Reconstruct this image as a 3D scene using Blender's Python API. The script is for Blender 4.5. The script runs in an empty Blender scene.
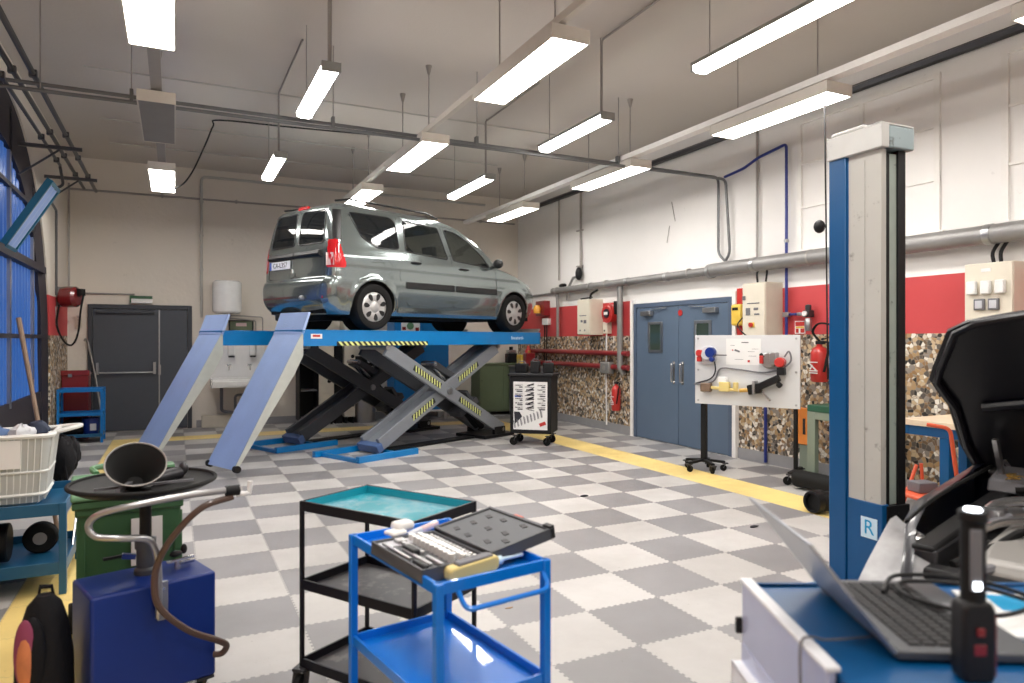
import bpy, bmesh, math, random
import numpy as np
from mathutils import Vector, Matrix
random.seed(7)
SC = bpy.context.scene
COL = SC.collection
PI = math.pi
def R(d): return math.radians(d)

# ------------------------------------------------------------------ materials
def nt(m):
    m.use_nodes = True
    return m.node_tree
def mat(name, col, rough=.5, metal=0.0, var=.07, scale=9.0, bump=0.0, bscale=60.0, coat=0.0, emis=0.0, ecol=None, spec=.5, wear=None):
    m = bpy.data.materials.new(name); t = nt(m); N = t.nodes; L = t.links
    b = N['Principled BSDF']
    tc = N.new('ShaderNodeTexCoord')
    nz = N.new('ShaderNodeTexNoise'); nz.inputs['Scale'].default_value = scale; nz.inputs['Detail'].default_value = 4
    L.new(tc.outputs['Object'], nz.inputs['Vector'])
    mx = N.new('ShaderNodeMix'); mx.data_type = 'RGBA'
    c = tuple(col)
    mx.inputs['A'].default_value = tuple(max(0, v*(1-var)) for v in c)+(1,)
    mx.inputs['B'].default_value = tuple(min(1, v*(1+var)) for v in c)+(1,)
    L.new(nz.outputs['Fac'], mx.inputs['Factor'])
    out = mx.outputs['Result']
    if wear:
        n2 = N.new('ShaderNodeTexNoise'); n2.inputs['Scale'].default_value = wear[1]; n2.inputs['Detail'].default_value = 8; n2.inputs['Roughness'].default_value = .7
        L.new(tc.outputs['Object'], n2.inputs['Vector'])
        rp = N.new('ShaderNodeValToRGB'); rp.color_ramp.elements[0].position = wear[2]; rp.color_ramp.elements[1].position = wear[2]+(wear[3] if len(wear) > 3 else .08)
        L.new(n2.outputs['Fac'], rp.inputs['Fac'])
        m2 = N.new('ShaderNodeMix'); m2.data_type = 'RGBA'
        L.new(rp.outputs['Color'], m2.inputs['Factor']); L.new(out, m2.inputs['A']); m2.inputs['B'].default_value = tuple(wear[0])+(1,)
        out = m2.outputs['Result']
    L.new(out, b.inputs['Base Color'])
    b.inputs['Roughness'].default_value = rough; b.inputs['Metallic'].default_value = metal
    b.inputs['Coat Weight'].default_value = coat; b.inputs['Specular IOR Level'].default_value = spec
    if emis > 0:
        b.inputs['Emission Color'].default_value = tuple(ecol or col)+(1,); b.inputs['Emission Strength'].default_value = emis
    if bump > 0:
        n3 = N.new('ShaderNodeTexNoise'); n3.inputs['Scale'].default_value = bscale; n3.inputs['Detail'].default_value = 5
        L.new(tc.outputs['Object'], n3.inputs['Vector'])
        bp = N.new('ShaderNodeBump'); bp.inputs['Strength'].default_value = bump; bp.inputs['Distance'].default_value = .01
        L.new(n3.outputs['Fac'], bp.inputs['Height']); L.new(bp.outputs['Normal'], b.inputs['Normal'])
    return m
def glass(name, tint=(.06, .07, .07), transp=.45, rough=.02):
    m = bpy.data.materials.new(name); t = nt(m); N = t.nodes; L = t.links
    b = N['Principled BSDF']; o = N['Material Output']
    nz = N.new('ShaderNodeTexNoise'); nz.inputs['Scale'].default_value = 3
    mr = N.new('ShaderNodeMapRange'); mr.inputs['To Min'].default_value = rough; mr.inputs['To Max'].default_value = rough+.02
    L.new(nz.outputs['Fac'], mr.inputs['Value']); L.new(mr.outputs['Result'], b.inputs['Roughness'])
    b.inputs['Base Color'].default_value = tuple(tint)+(1,); b.inputs['Specular IOR Level'].default_value = .6
    tr = N.new('ShaderNodeBsdfTransparent'); tr.inputs['Color'].default_value = (.75, .8, .78, 1)
    mx = N.new('ShaderNodeMixShader'); mx.inputs['Fac'].default_value = transp
    L.new(b.outputs['BSDF'], mx.inputs[1]); L.new(tr.outputs['BSDF'], mx.inputs[2]); L.new(mx.outputs['Shader'], o.inputs['Surface'])
    return m
class NB:                                         # tiny node maths helper
    def __init__(s, t): s.N = t.nodes; s.L = t.links
    def m(s, op, a, b=None, c=None):
        n = s.N.new('ShaderNodeMath'); n.operation = op
        for i, v in enumerate((a, b, c)):
            if v is None: continue
            if isinstance(v, (int, float)): n.inputs[i].default_value = v
            else: s.L.new(v, n.inputs[i])
        return n.outputs[0]
    def mix(s, f, a, b):
        n = s.N.new('ShaderNodeMix'); n.data_type = 'RGBA'
        if isinstance(f, (int, float)): n.inputs['Factor'].default_value = f
        else: s.L.new(f, n.inputs['Factor'])
        for k, v in (('A', a), ('B', b)):
            if isinstance(v, tuple): n.inputs[k].default_value = v+(1,)
            else: s.L.new(v, n.inputs[k])
        return n.outputs['Result']
    def noise(s, vec, scale, detail=4, rough=.5):
        n = s.N.new('ShaderNodeTexNoise'); n.inputs['Scale'].default_value = scale; n.inputs['Detail'].default_value = detail; n.inputs['Roughness'].default_value = rough
        s.L.new(vec, n.inputs['Vector']); return n.outputs['Fac']

def floor_material():
    m = bpy.data.materials.new('interlocking_floor_tiles'); t = nt(m); N = t.nodes; L = t.links; b = N['Principled BSDF']; h = NB(t)
    tc = N.new('ShaderNodeTexCoord'); sp = N.new('ShaderNodeSeparateXYZ'); L.new(tc.outputs['Object'], sp.inputs[0])
    X, Y = sp.outputs['X'], sp.outputs['Y']
    # interlocking teeth wobble the tile edges
    wx = h.m('MULTIPLY', h.m('SIGN', h.m('SINE', h.m('MULTIPLY', Y, 2*PI/.0417))), .0055)
    wy = h.m('MULTIPLY', h.m('SIGN', h.m('SINE', h.m('MULTIPLY', X, 2*PI/.0417))), .0055)
    U = h.m('DIVIDE', h.m('SUBTRACT', h.m('ADD', X, wx), 3.63), .5)
    V = h.m('DIVIDE', h.m('SUBTRACT', h.m('ADD', Y, wy), 4.917), .5)
    fu, fv = h.m('FLOOR', U), h.m('FLOOR', V)
    par = h.m('ABSOLUTE', h.m('MODULO', h.m('ADD', fu, fv), 2))
    # per tile variation
    cv = N.new('ShaderNodeCombineXYZ'); L.new(fu, cv.inputs[0]); L.new(fv, cv.inputs[1])
    wn = N.new('ShaderNodeTexWhiteNoise'); L.new(cv.outputs[0], wn.inputs['Vector'])
    light = h.mix(wn.outputs['Value'], (.50, .485, .47), (.58, .565, .55))
    dark = h.mix(wn.outputs['Value'], (.245, .24, .248), (.295, .288, .295))
    base = h.mix(par, light, dark)
    # yellow walkway: one tile wide on three sides
    def between(v, a, c): return h.m('MULTIPLY', h.m('GREATER_THAN', v, a), h.m('LESS_THAN', v, c))
    right = between(X, 5.13, 5.63); left = between(X, -.87, -.37)
    back = between(Y, 11.95, 12.45)
    inx = between(X, -.87, 5.63); iny = h.m('LESS_THAN', Y, 12.45)
    yel = h.m('MAXIMUM', h.m('MULTIPLY', h.m('MAXIMUM', right, left), iny), h.m('MULTIPLY', back, inx))
    n0 = h.noise(tc.outputs['Object'], 2.2, 6)
    ycol = h.mix(n0, (.86, .64, .21), (.95, .74, .30))
    base = h.mix(yel, base, ycol)
    # seams
    du = h.m('ABSOLUTE', h.m('SUBTRACT', h.m('FRACT', U), .5)); dv = h.m('ABSOLUTE', h.m('SUBTRACT', h.m('FRACT', V), .5))
    seam = h.m('GREATER_THAN', h.m('MAXIMUM', du, dv), .4945)
    base = h.mix(h.m('MULTIPLY', seam, .35), base, (.12, .115, .11))
    # grime, scuffs
    g = h.noise(tc.outputs['Object'], 1.3, 8, .65)
    gr = N.new('ShaderNodeValToRGB'); gr.color_ramp.elements[0].position = .35; gr.color_ramp.elements[0].color = (.80, .79, .78, 1); gr.color_ramp.elements[1].position = .62; gr.color_ramp.elements[1].color = (1, 1, 1, 1)
    L.new(g, gr.inputs['Fac'])
    mu = N.new('ShaderNodeMix'); mu.data_type = 'RGBA'; mu.blend_type = 'MULTIPLY'; mu.inputs['Factor'].default_value = .8
    L.new(base, mu.inputs['A']); L.new(gr.outputs['Color'], mu.inputs['B'])
    sp2 = h.noise(tc.outputs['Object'], 55, 3)
    base = h.mix(h.m('MULTIPLY', h.m('GREATER_THAN', sp2, .72), .35), mu.outputs['Result'], (.10, .09, .08))
    L.new(base, b.inputs['Base Color'])
    L.new(h.m('MULTIPLY_ADD', g, .25, .30), b.inputs['Roughness'])
    bp = N.new('ShaderNodeBump'); bp.inputs['Strength'].default_value = .25; bp.inputs['Distance'].default_value = .002
    L.new(h.m('ADD', h.noise(tc.outputs['Object'], 220, 2), h.m('MULTIPLY', seam, -1.0)), bp.inputs['Height']); L.new(bp.outputs['Normal'], b.inputs['Normal'])
    return m
def wall_material(name, zone, col):
    """zone 'right': white above 2.2 m, red band, exposed pebble concrete below."""
    m = bpy.data.materials.new(name); t = nt(m); N = t.nodes; L = t.links; b = N['Principled BSDF']; h = NB(t)
    tc = N.new('ShaderNodeTexCoord'); P = tc.outputs['Object']; sp = N.new('ShaderNodeSeparateXYZ'); L.new(P, sp.inputs[0])
    n1 = h.noise(P, 1.1, 7, .6); n2 = h.noise(P, 14, 5)
    plaster = h.mix(n1, tuple(c*.9 for c in col), tuple(min(1, c*1.04) for c in col))
    plaster = h.mix(h.m('MULTIPLY', h.m('GREATER_THAN', h.noise(P, 6, 10, .7), .67), .25), plaster, tuple(c*.6 for c in col))
    if zone == 'plain': L.new(plaster, b.inputs['Base Color']); hgt = n2
    else:
        Z = sp.outputs['Z']
        vo = N.new('ShaderNodeTexVoronoi'); vo.inputs['Scale'].default_value = 24; L.new(P, vo.inputs['Vector'])
        ve = N.new('ShaderNodeTexVoronoi'); ve.feature = 'DISTANCE_TO_EDGE'; ve.inputs['Scale'].default_value = 24; L.new(P, ve.inputs['Vector'])
        rp = N.new('ShaderNodeValToRGB'); cr = rp.color_ramp; cr.interpolation = 'CONSTANT'
        cols = [(.02, .018, .015), (.30, .17, .07), (.62, .55, .44), (.16, .10, .055), (.80, .76, .68), (.42, .27, .13), (.10, .085, .07), (.55, .42, .26), (.26, .23, .20)]
        cr.elements[0].position = 0; cr.elements[0].color = cols[0]+(1,); cr.elements[1].position = .1; cr.elements[1].color = cols[1]+(1,)
        for i, c in enumerate(cols[2:]):
            e = cr.elements.new(.21+i*.115); e.color = c+(1,)
        L.new(N_sep(t, vo.outputs['Color']), rp.inputs['Fac'])
        peb = h.mix(h.m('LESS_THAN', ve.outputs['Distance'], .03), rp.outputs['Color'], (.30, .25, .20))
        red = h.mix(n1, (.50, .045, .05), (.60, .07, .075))
        Yv = sp.outputs['Y']; door = h.m('MULTIPLY', h.m('MULTIPLY', h.m('GREATER_THAN', Yv, 6.6), h.m('LESS_THAN', Yv, 9.36)), h.m('GREATER_THAN', sp.outputs['X'], 3.0))
        red = h.mix(door, red, plaster)
        c = h.mix(h.m('GREATER_THAN', Z, 1.62), peb, red)
        c = h.mix(h.m('GREATER_THAN', Z, 2.19), c, plaster)
        L.new(c, b.inputs['Base Color'])
        low = h.m('LESS_THAN', Z, 1.62)
        hgt = h.m('ADD', h.m('MULTIPLY', n2, .15), h.m('MULTIPLY', low, h.m('MINIMUM', h.m('MULTIPLY', ve.outputs['Distance'], 8), 1.0)))
    b.inputs['Roughness'].default_value = .6
    bp = N.new('ShaderNodeBump'); bp.inputs['Strength'].default_value = .35; bp.inputs['Distance'].default_value = .012
    L.new(hgt, bp.inputs['Height']); L.new(bp.outputs['Normal'], b.inputs['Normal'])
    return m
def N_sep(t, colsock):
    s = t.nodes.new('ShaderNodeSeparateColor'); t.links.new(colsock, s.inputs[0]); return s.outputs[0]

M = {}
def defm(k, *a, **kw): M[k] = mat(k, *a, **kw)
defm('ceiling_paint', (.60, .56, .52), .8, var=.08, scale=.7, bump=.2, bscale=30)
defm('baseboard_grey', (.30, .30, .31), .6)
defm('white_plastic', (.80, .80, .79), .45)
defm('cream_metal', (.72, .67, .56), .45)
defm('cream_side', (.62, .57, .47), .5)
defm('galvanised', (.29, .285, .28), .5, .5, var=.18, scale=5)
defm('dull_pipe', (.36, .34, .32), .5, .5)
defm('pipe_pair', (.17, .175, .18), .4, .6)
defm('dark_pipe', (.10, .10, .105), .4, .6)
defm('chrome', (.60, .60, .60), .25, .9)
defm('steel', (.42, .42, .43), .3, .9)
defm('black_plastic', (.007, .007, .008), .5, spec=.3)
defm('black_metal', (.007, .007, .008), .55, .0, spec=.3)
defm('rubber', (.008, .008, .008), .7, spec=.25)
defm('grey_door', (.060, .068, .085), .5, bump=.1)
defm('grey_door_frame', (.04, .045, .055), .5)
defm('blue_door', (.10, .145, .215), .42, var=.08, scale=3)
defm('blue_door_frame', (.08, .115, .18), .45)
defm('lift_blue', (.0, .19, .52), .3, coat=.4, var=.1)
defm('cart_blue', (.0, .19, .72), .28, coat=.5, var=.1, scale=4)
defm('tank_blue', (.0, .022, .19), .4, var=.18, scale=3)
defm('post_blue', (.0, .080, .24), .35, var=.12, scale=2.5, wear=((.05, .07, .1), 12, .72))
defm('cabinet_blue', (.0, .16, .48), .4)
defm('teal', (.02, .33, .42), .25, var=.3, scale=3, coat=.4, wear=((.42, .55, .60), 3.2, .42, .25))
defm('teal_rim', (.01, .30, .40), .3)
defm('dark_tray', (.035, .032, .036), .4, var=.5, scale=5, wear=((.12, .11, .11), 7, .55))
defm('cart_black', (.006, .006, .010), .45, spec=.35)
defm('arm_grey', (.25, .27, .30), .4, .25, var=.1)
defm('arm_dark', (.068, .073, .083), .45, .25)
defm('ramp_window_blue', (.40, .54, .86), .36, .25, var=.1, scale=4, bump=.35, bscale=55)  # window's blue reflection put into the galvanised ramp colour; sash shares it
defm('ramp_side', (.50, .53, .50), .5, .2, var=.12)
defm('end_cap_blue', (.07, .13, .30), .5)
defm('hazard_yellow', (.75, .80, .30), .45)
defm('hazard_black', (.015, .02, .015), .5)
defm('car_silver', (.24, .28, .28), .17, .75, var=.03, coat=1.0)
defm('car_black', (.010, .010, .011), .45)
defm('car_under', (.006, .006, .006), .9, spec=.2)
defm('seat_cloth', (.05, .05, .055), .9, bump=.3)
defm('hubcap', (.50, .50, .50), .3, .5)
defm('tail_red', (.55, .01, .015), .12, coat=1)
defm('tail_clear', (.75, .55, .55), .1, coat=1)
defm('plate_white', (.78, .80, .86), .4)
defm('plate_blue', (.05, .12, .5), .4)
defm('ink', (.02, .02, .03), .5)
defm('ink_grey', (.16, .16, .175), .6)
defm('red_paint', (.52, .03, .025), .35, coat=.3)
defm('dark_red', (.22, .012, .015), .35, coat=.4)
defm('reel_red', (.17, .012, .015), .25, coat=.8)
defm('orange_red', (.75, .12, .05), .4)
defm('orange', (.82, .27, .05), .45)
defm('amber', (.85, .40, .05), .2, coat=.8)
defm('yellow', (.80, .55, .08), .4)
defm('pale_yellow', (.72, .58, .22), .45)
defm('green_metal', (.13, .17, .095), .5, wear=((.09, .11, .07), 6, .62))
defm('bench_green', (.20, .24, .19), .5)
defm('bench_green_top', (.02, .09, .05), .5)
defm('bin_green', (.04, .115, .045), .45, var=.12)
defm('bin_lid', (.11, .25, .13), .45)
defm('paper', (.80, .80, .79), .6, var=.03)
defm('board_white', (.66, .67, .68), .4, var=.03)
defm('wood', (.36, .23, .12), .5, var=.25, scale=14)
defm('stick_wood', (.20, .13, .085), .55, var=.2, scale=14)
defm('wood_top', (.75, .62, .46), .5, var=.12, scale=8)
defm('air_blue', (.02, .035, .22), .35)
defm('white_enamel', (.86, .86, .85), .2, coat=.5)
defm('trolley_blue', (.01, .095, .20), .4)
defm('hose_brown', (.075, .04, .028), .45, coat=.3)
defm('bag_black', (.006, .006, .008), .75, spec=.25, bump=.5, bscale=25)
defm('cloth_dark', (.03, .04, .07), .9, bump=.5, bscale=20)
defm('cloth_blue', (.08, .14, .28), .9, bump=.5, bscale=20)
defm('cloth_white', (.55, .57, .6), .9, bump=.5, bscale=20)
defm('basket_white', (.72, .74, .72), .5)
defm('basket_sheet', (.50, .52, .51), .6, var=.15)
defm('case_grey', (.075, .08, .09), .55, var=.1)
defm('case_black', (.008, .009, .012), .5)
defm('laptop_grey', (.10, .105, .115), .35, .4)
defm('laptop_lid', (.40, .42, .46), .3, .6)
defm('key_black', (.010, .010, .012), .5, spec=.35)
defm('cart_side_bluelit', (.52, .56, .74), .3, .3, var=.06)  # lavender tone is bluish window light put into the panel colour
defm('cart_lip', (.82, .84, .88), .3)
defm('engine_cover', (.30, .29, .275), .4, .2, var=.06)
defm('headlamp_chrome', (.30, .30, .31), .35, .0, var=.6, scale=14)
defm('bonnet_black', (.003, .003, .006), .35, var=.3, scale=4)
defm('car_navy', (.005, .006, .014), .3, coat=.3)
defm('brass', (.65, .42, .12), .3, .7)
defm('sticker_cyan', (.0, .32, .62), .4)
defm('sticker_pale', (.62, .80, .92), .4)
defm('post_cream', (.50, .49, .455), .5, var=.12, scale=2, wear=((.26, .25, .23), 9, .60))
defm('post_green', (.34, .40, .36), .45, var=.15, wear=((.05, .055, .05), 6, .58))
defm('cap_white', (.60, .60, .58), .45, wear=((.38, .38, .37), 8, .62))
defm('cap_cyan', (.34, .43, .46), .45, wear=((.15, .18, .18), 10, .52))
defm('led_white', (.9, .9, 1), .3, emis=4.0, ecol=(.85, .92, 1))
defm('exit_green', (.02, .10, .04), .4)
defm('window_frame', (.022, .018, .026), .6, .0)
defm('sash_teal', (.01, .12, .20), .3)
defm('flame', (.60, .20, .08), .6, var=.6, scale=9)
defm('purple', (.25, .04, .10), .6)
defm('tape_white', (.75, .76, .78), .5)
defm('silver_dark', (.05, .05, .055), .35, .5)
defm('socket_steel', (.86, .86, .85), .42, .55)
defm('brochure', (.55, .56, .60), .5)
LAMP = 15.0
defm('lamp_diffuser', (1, 1, 1), .4, emis=LAMP, ecol=(1.0, .955, .90), var=0)
defm('lamp_unlit', (.20, .19, .18), .35, var=.2, scale=3)
defm('lamp_housing', (.62, .58, .52), .5)
defm('lamp_housing_grey', (.34, .36, .35), .45)
M['car_glass'] = glass('car_glass', (.015, .018, .018), .5)
M['car_glass_dark'] = glass('car_glass_dark', (.012, .014, .016), .22)
M['door_glass'] = glass('door_glass', (.04, .06, .05), .0)
M['screen_glass'] = glass('screen_glass', (.05, .05, .06), .0)
# translucent corrugated blue panes lit from outside by daylight
def blue_pane():
    m = bpy.data.materials.new('blue_corrugated_pane'); t = nt(m); N = t.nodes; L = t.links; b = N['Principled BSDF']; h = NB(t)
    tc = N.new('ShaderNodeTexCoord'); n = h.noise(tc.outputs['Object'], .8, 4)
    c = h.mix(n, (.02, .085, .34), (.05, .16, .50)); b.inputs['Base Color'].default_value = (.01, .04, .13, 1); L.new(c, b.inputs['Emission Color'])
    b.inputs['Emission Strength'].default_value = .29; b.inputs['Roughness'].default_value = .3
    return m
M['blue_pane'] = blue_pane()

# ------------------------------------------------------------------ mesh builder
def rotz(d): return Matrix.Rotation(R(d), 3, 'Z')
def roty(d): return Matrix.Rotation(R(d), 3, 'Y')
def rotx(d): return Matrix.Rotation(R(d), 3, 'X')
def smoothpath(pts, k=6, closed=False):
    P = [Vector(p) for p in pts]; n = len(P); out = []
    rng = n if closed else n-1
    for i in range(rng):
        p1, p2 = P[i], P[(i+1) % n]
        p0 = P[i-1] if (i > 0 or closed) else p1*2-p2
        p3 = P[(i+2) % n] if (i+2 < n or closed) else p2*2-p1
        for j in range(k):
            t = j/k
            out.append(.5*((2*p1)+(p2-p0)*t+(2*p0-5*p1+4*p2-p3)*t*t+(3*p1-p0-3*p2+p3)*t**3))
    if not closed: out.append(P[-1])
    return out
class MB:
    def __init__(s): s.v = []; s.f = []; s.m = []; s.T = None; s.blk = []
    def add(s, vs, fs, mi=0):
        o = len(s.v); s.blk.append((o, len(s.f)))
        for p in vs:
            p = Vector(p)
            if s.T is not None: p = s.T @ p
            s.v.append(tuple(p))
        for f in fs: s.f.append(tuple(o+i for i in f)); s.m.append(mi)
        return s
    def box(s, c, d, mi=0, rot=None):
        x, y, z = (k/2 for k in d); C = Vector(c); vs = []
        for sx, sy, sz in ((-1,-1,-1),(1,-1,-1),(1,1,-1),(-1,1,-1),(-1,-1,1),(1,-1,1),(1,1,1),(-1,1,1)):
            p = Vector((sx*x, sy*y, sz*z))
            if rot is not None: p = rot @ p
            vs.append(C+p)
        return s.add(vs, [(0,3,2,1),(4,5,6,7),(0,1,5,4),(1,2,6,5),(2,3,7,6),(3,0,4,7)], mi)
    def b2(s, lo, hi, mi=0):
        return s.box([(a+b)/2 for a, b in zip(lo, hi)], [abs(b-a) for a, b in zip(lo, hi)], mi)
    def bar(s, a, b, w, h, mi=0, up=(0,0,1)):          # rectangular bar between two points
        a, b = Vector(a), Vector(b); d = (b-a); L = d.length; d.normalize(); u = Vector(up)
        x = d; y = u.cross(x)
        if y.length < 1e-4: y = Vector((0,1,0)).cross(x)
        y.normalize(); z = x.cross(y)
        return s.box((a+b)/2, (L, w, h), mi, Matrix((x, y, z)).transposed())
    def cyl(s, a, b, r, n=16, mi=0, r2=None, caps=True):
        a, b = Vector(a), Vector(b); d = (b-a).normalized(); r2 = r if r2 is None else r2
        u = d.orthogonal().normalized(); w = d.cross(u); vs = []
        for c, q in ((a, r), (b, r2)):
            for i in range(n):
                t = 2*PI*i/n; vs.append(c+(u*math.cos(t)+w*math.sin(t))*q)
        fs = [(i, (i+1) % n, n+(i+1) % n, n+i) for i in range(n)]
        if caps: fs += [tuple(range(n-1, -1, -1)), tuple(range(n, 2*n))]
        return s.add(vs, fs, mi)
    def tube(s, pts, r, n=8, mi=0, closed=False):
        P = [Vector(p) for p in pts]; N = len(P)
        tan = []
        for i in range(N):
            if closed: d = P[(i+1) % N]-P[i-1]
            else: d = P[min(i+1, N-1)]-P[max(i-1, 0)]
            tan.append(d.normalized() if d.length > 1e-9 else Vector((0,0,1)))
        u = tan[0].orthogonal().normalized(); vs = []
        for i in range(N):
            u = (u-tan[i]*u.dot(tan[i]));
            u = u.normalized() if u.length > 1e-6 else tan[i].orthogonal().normalized()
            w = tan[i].cross(u); rr = r[i] if isinstance(r, (list, tuple)) else r
            for k in range(n):
                t = 2*PI*k/n; vs.append(P[i]+(u*math.cos(t)+w*math.sin(t))*rr)
        fs = []
        for i in range(N if closed else N-1):
            j = (i+1) % N
            for k in range(n): fs.append((i*n+k, i*n+(k+1) % n, j*n+(k+1) % n, j*n+k))
        if not closed: fs += [tuple(range(n-1, -1, -1)), tuple((N-1)*n+k for k in range(n))]
        return s.add(vs, fs, mi)
    def lathe(s, prof, c=(0,0,0), n=24, mi=0, rot=None, closed=False):
        C = Vector(c); vs = []; K = len(prof)
        for r, z in prof:
            for i in range(n):
                t = 2*PI*i/n; p = Vector((r*math.cos(t), r*math.sin(t), z))
                if rot is not None: p = rot @ p
                vs.append(C+p)
        fs = []
        for k in range(K if closed else K-1):
            j = (k+1) % K
            for i in range(n): fs.append((k*n+i, k*n+(i+1) % n, j*n+(i+1) % n, j*n+i))
        if not closed:
            if prof[0][0] > 1e-5: fs.append(tuple(range(n-1, -1, -1)))
            if prof[-1][0] > 1e-5: fs.append(tuple((K-1)*n+i for i in range(n)))
        return s.add(vs, fs, mi)
    def ball(s, c, r, nu=14, nv=9, mi=0, rot=None, jit=0):
        if isinstance(r, (int, float)): r = (r, r, r)
        C = Vector(c); vs = []; fs = []
        for j in range(nv+1):
            ph = PI*j/nv
            for i in range(nu):
                t = 2*PI*i/nu; k = 1+random.uniform(-jit, jit)
                p = Vector((r[0]*math.sin(ph)*math.cos(t)*k, r[1]*math.sin(ph)*math.sin(t)*k, r[2]*math.cos(ph)*k))
                if rot is not None: p = rot @ p
                vs.append(C+p)
        for j in range(nv):
            for i in range(nu): fs.append((j*nu+i, j*nu+(i+1) % nu, (j+1)*nu+(i+1) % nu, (j+1)*nu+i))
        return s.add(vs, fs, mi)
    def prism(s, poly, a, b, plane='xz', mi=0):        # polygon in a plane, thickness a..b on the third axis
        def P(u, v, w): return {'xz': (u, w, v), 'xy': (u, v, w), 'yz': (w, u, v)}[plane]
        n = len(poly); vs = [P(u, v, a) for u, v in poly]+[P(u, v, b) for u, v in poly]
        return s.add(vs, [tuple(range(n)), tuple(range(2*n-1, n-1, -1))]+[(i, n+i, n+(i+1) % n, (i+1) % n) for i in range(n)], mi)
    def ring(s, rects, zs, mi=0):                      # tapered open shells: list of (x0,y0,x1,y1) at zs
        vs = []; n = 4
        for (x0, y0, x1, y1), z in zip(rects, zs): vs += [(x0,y0,z),(x1,y0,z),(x1,y1,z),(x0,y1,z)]
        fs = [(k*4+i, k*4+(i+1) % 4, (k+1)*4+(i+1) % 4, (k+1)*4+i) for k in range(len(zs)-1) for i in range(4)]
        return s.add(vs, fs+[(3,2,1,0)], mi)
    def build(s, name, mats, parent=None, smooth=True, bevel=0, seg=2, recalc=True, loc=None, rz=0, ang=35):
        me = bpy.data.meshes.new(name)
        bm = bmesh.new(); bv = [bm.verts.new(v) for v in s.v]
        for f, mi in zip(s.f, s.m):
            try: fc = bm.faces.new([bv[i] for i in f]); fc.material_index = mi
            except ValueError: pass
        bmesh.ops.remove_doubles(bm, verts=bm.verts, dist=1e-5)
        if recalc: bmesh.ops.recalc_face_normals(bm, faces=bm.faces)
        bm.to_mesh(me); bm.free()
        if isinstance(mats, str): mats = [mats]
        for k in mats: me.materials.append(M[k])
        if smooth:
            me.polygons.foreach_set('use_smooth', [True]*len(me.polygons)); me.set_sharp_from_angle(angle=R(ang))
        o = bpy.data.objects.new(name, me); COL.objects.link(o)
        if bevel:
            bv = o.modifiers.new('b', 'BEVEL'); bv.width = bevel; bv.segments = seg; bv.limit_method = 'ANGLE'; bv.angle_limit = R(40)
        if parent: o.parent = parent
        if loc is not None: o.location = loc
        if rz: o.rotation_euler = (0, 0, R(rz))
        return o
def each(mb, name, mats, parent=None, **kw):          # every piece added to the builder becomes a part of its own
    out = []; B = mb.blk+[(len(mb.v), len(mb.f))]
    for (v0, f0), (v1, f1) in zip(B[:-1], B[1:]):
        p = MB(); p.v = mb.v[v0:v1]; p.f = [tuple(i-v0 for i in f) for f in mb.f[f0:f1]]; p.m = mb.m[f0:f1]
        out.append(p.build(name, mats, parent, **kw))
    return out
def thing(name, label, cat, loc=(0,0,0), rz=0, group=None):
    o = bpy.data.objects.new(name, None); COL.objects.link(o); o.location = loc; o.rotation_euler = (0, 0, R(rz))
    o.empty_display_size = .1
    o['label'] = label; o['category'] = cat
    if group: o['group'] = group
    return o
def tag(o, label, cat, group=None):
    o['label'] = label; o['category'] = cat
    if group: o['group'] = group
    return o
def struct(o): o['kind'] = 'structure'; return o
def dup(root, loc=None, rz=None, label=None, group=None):
    r = root.copy(); COL.objects.link(r)
    if loc is not None: r.location = loc
    if rz is not None: r.rotation_euler = (0, 0, R(rz))
    if label: r['label'] = label
    if group: r['group'] = group
    for ch in list(root.children):
        c = ch.copy(); COL.objects.link(c); c.parent = r
        for g in list(ch.children):
            d = g.copy(); COL.objects.link(d); d.parent = c
    return r
def text(body, size, name, m, parent, loc, rot, depth=.0008, align='CENTER'):
    cu = bpy.data.curves.new(name, 'FONT'); cu.body = body; cu.size = size; cu.extrude = depth; cu.align_x = align; cu.align_y = 'CENTER'; cu.resolution_u = 3
    tmp = bpy.data.objects.new(name, cu); COL.objects.link(tmp)
    bpy.context.view_layer.update()
    me = bpy.data.meshes.new_from_object(tmp.evaluated_get(bpy.context.evaluated_depsgraph_get()))
    bpy.data.objects.remove(tmp)
    me.name = name; me.materials.clear(); me.materials.append(M[m])
    o = bpy.data.objects.new(name, me); COL.objects.link(o); o.parent = parent; o.location = loc; o.rotation_euler = [R(a) for a in rot]
    return o

# ------------------------------------------------------------------ camera
cam = bpy.data.cameras.new('camera'); co = bpy.data.objects.new('camera', cam); COL.objects.link(co)
cam.sensor_width = 36; cam.lens = 697.1/1024*36; cam.shift_y = -2/1024
co.location = (0, 0, 1.56); co.rotation_euler = (R(90), 0, R(-25.8))
cam.clip_start = .05
cam.dof.use_dof = True; cam.dof.focus_distance = 6.0; cam.dof.aperture_fstop = 2.2
SC.camera = co
SC.view_settings.view_transform = 'Standard'; SC.view_settings.look = 'None'; SC.view_settings.exposure = 1.2; SC.view_settings.gamma = 1
try: SC.view_settings.use_curve_mapping = False
except Exception: pass
SC.cycles.use_denoising = True; SC.cycles.max_bounces = 8; SC.cycles.diffuse_bounces = 5
SC.cycles.sample_clamp_indirect = 6
w = bpy.data.worlds.new('world'); SC.world = w; w.use_nodes = True
w.node_tree.nodes['Background'].inputs[0].default_value = (.35, .45, .6, 1); w.node_tree.nodes['Background'].inputs[1].default_value = .3
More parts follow.
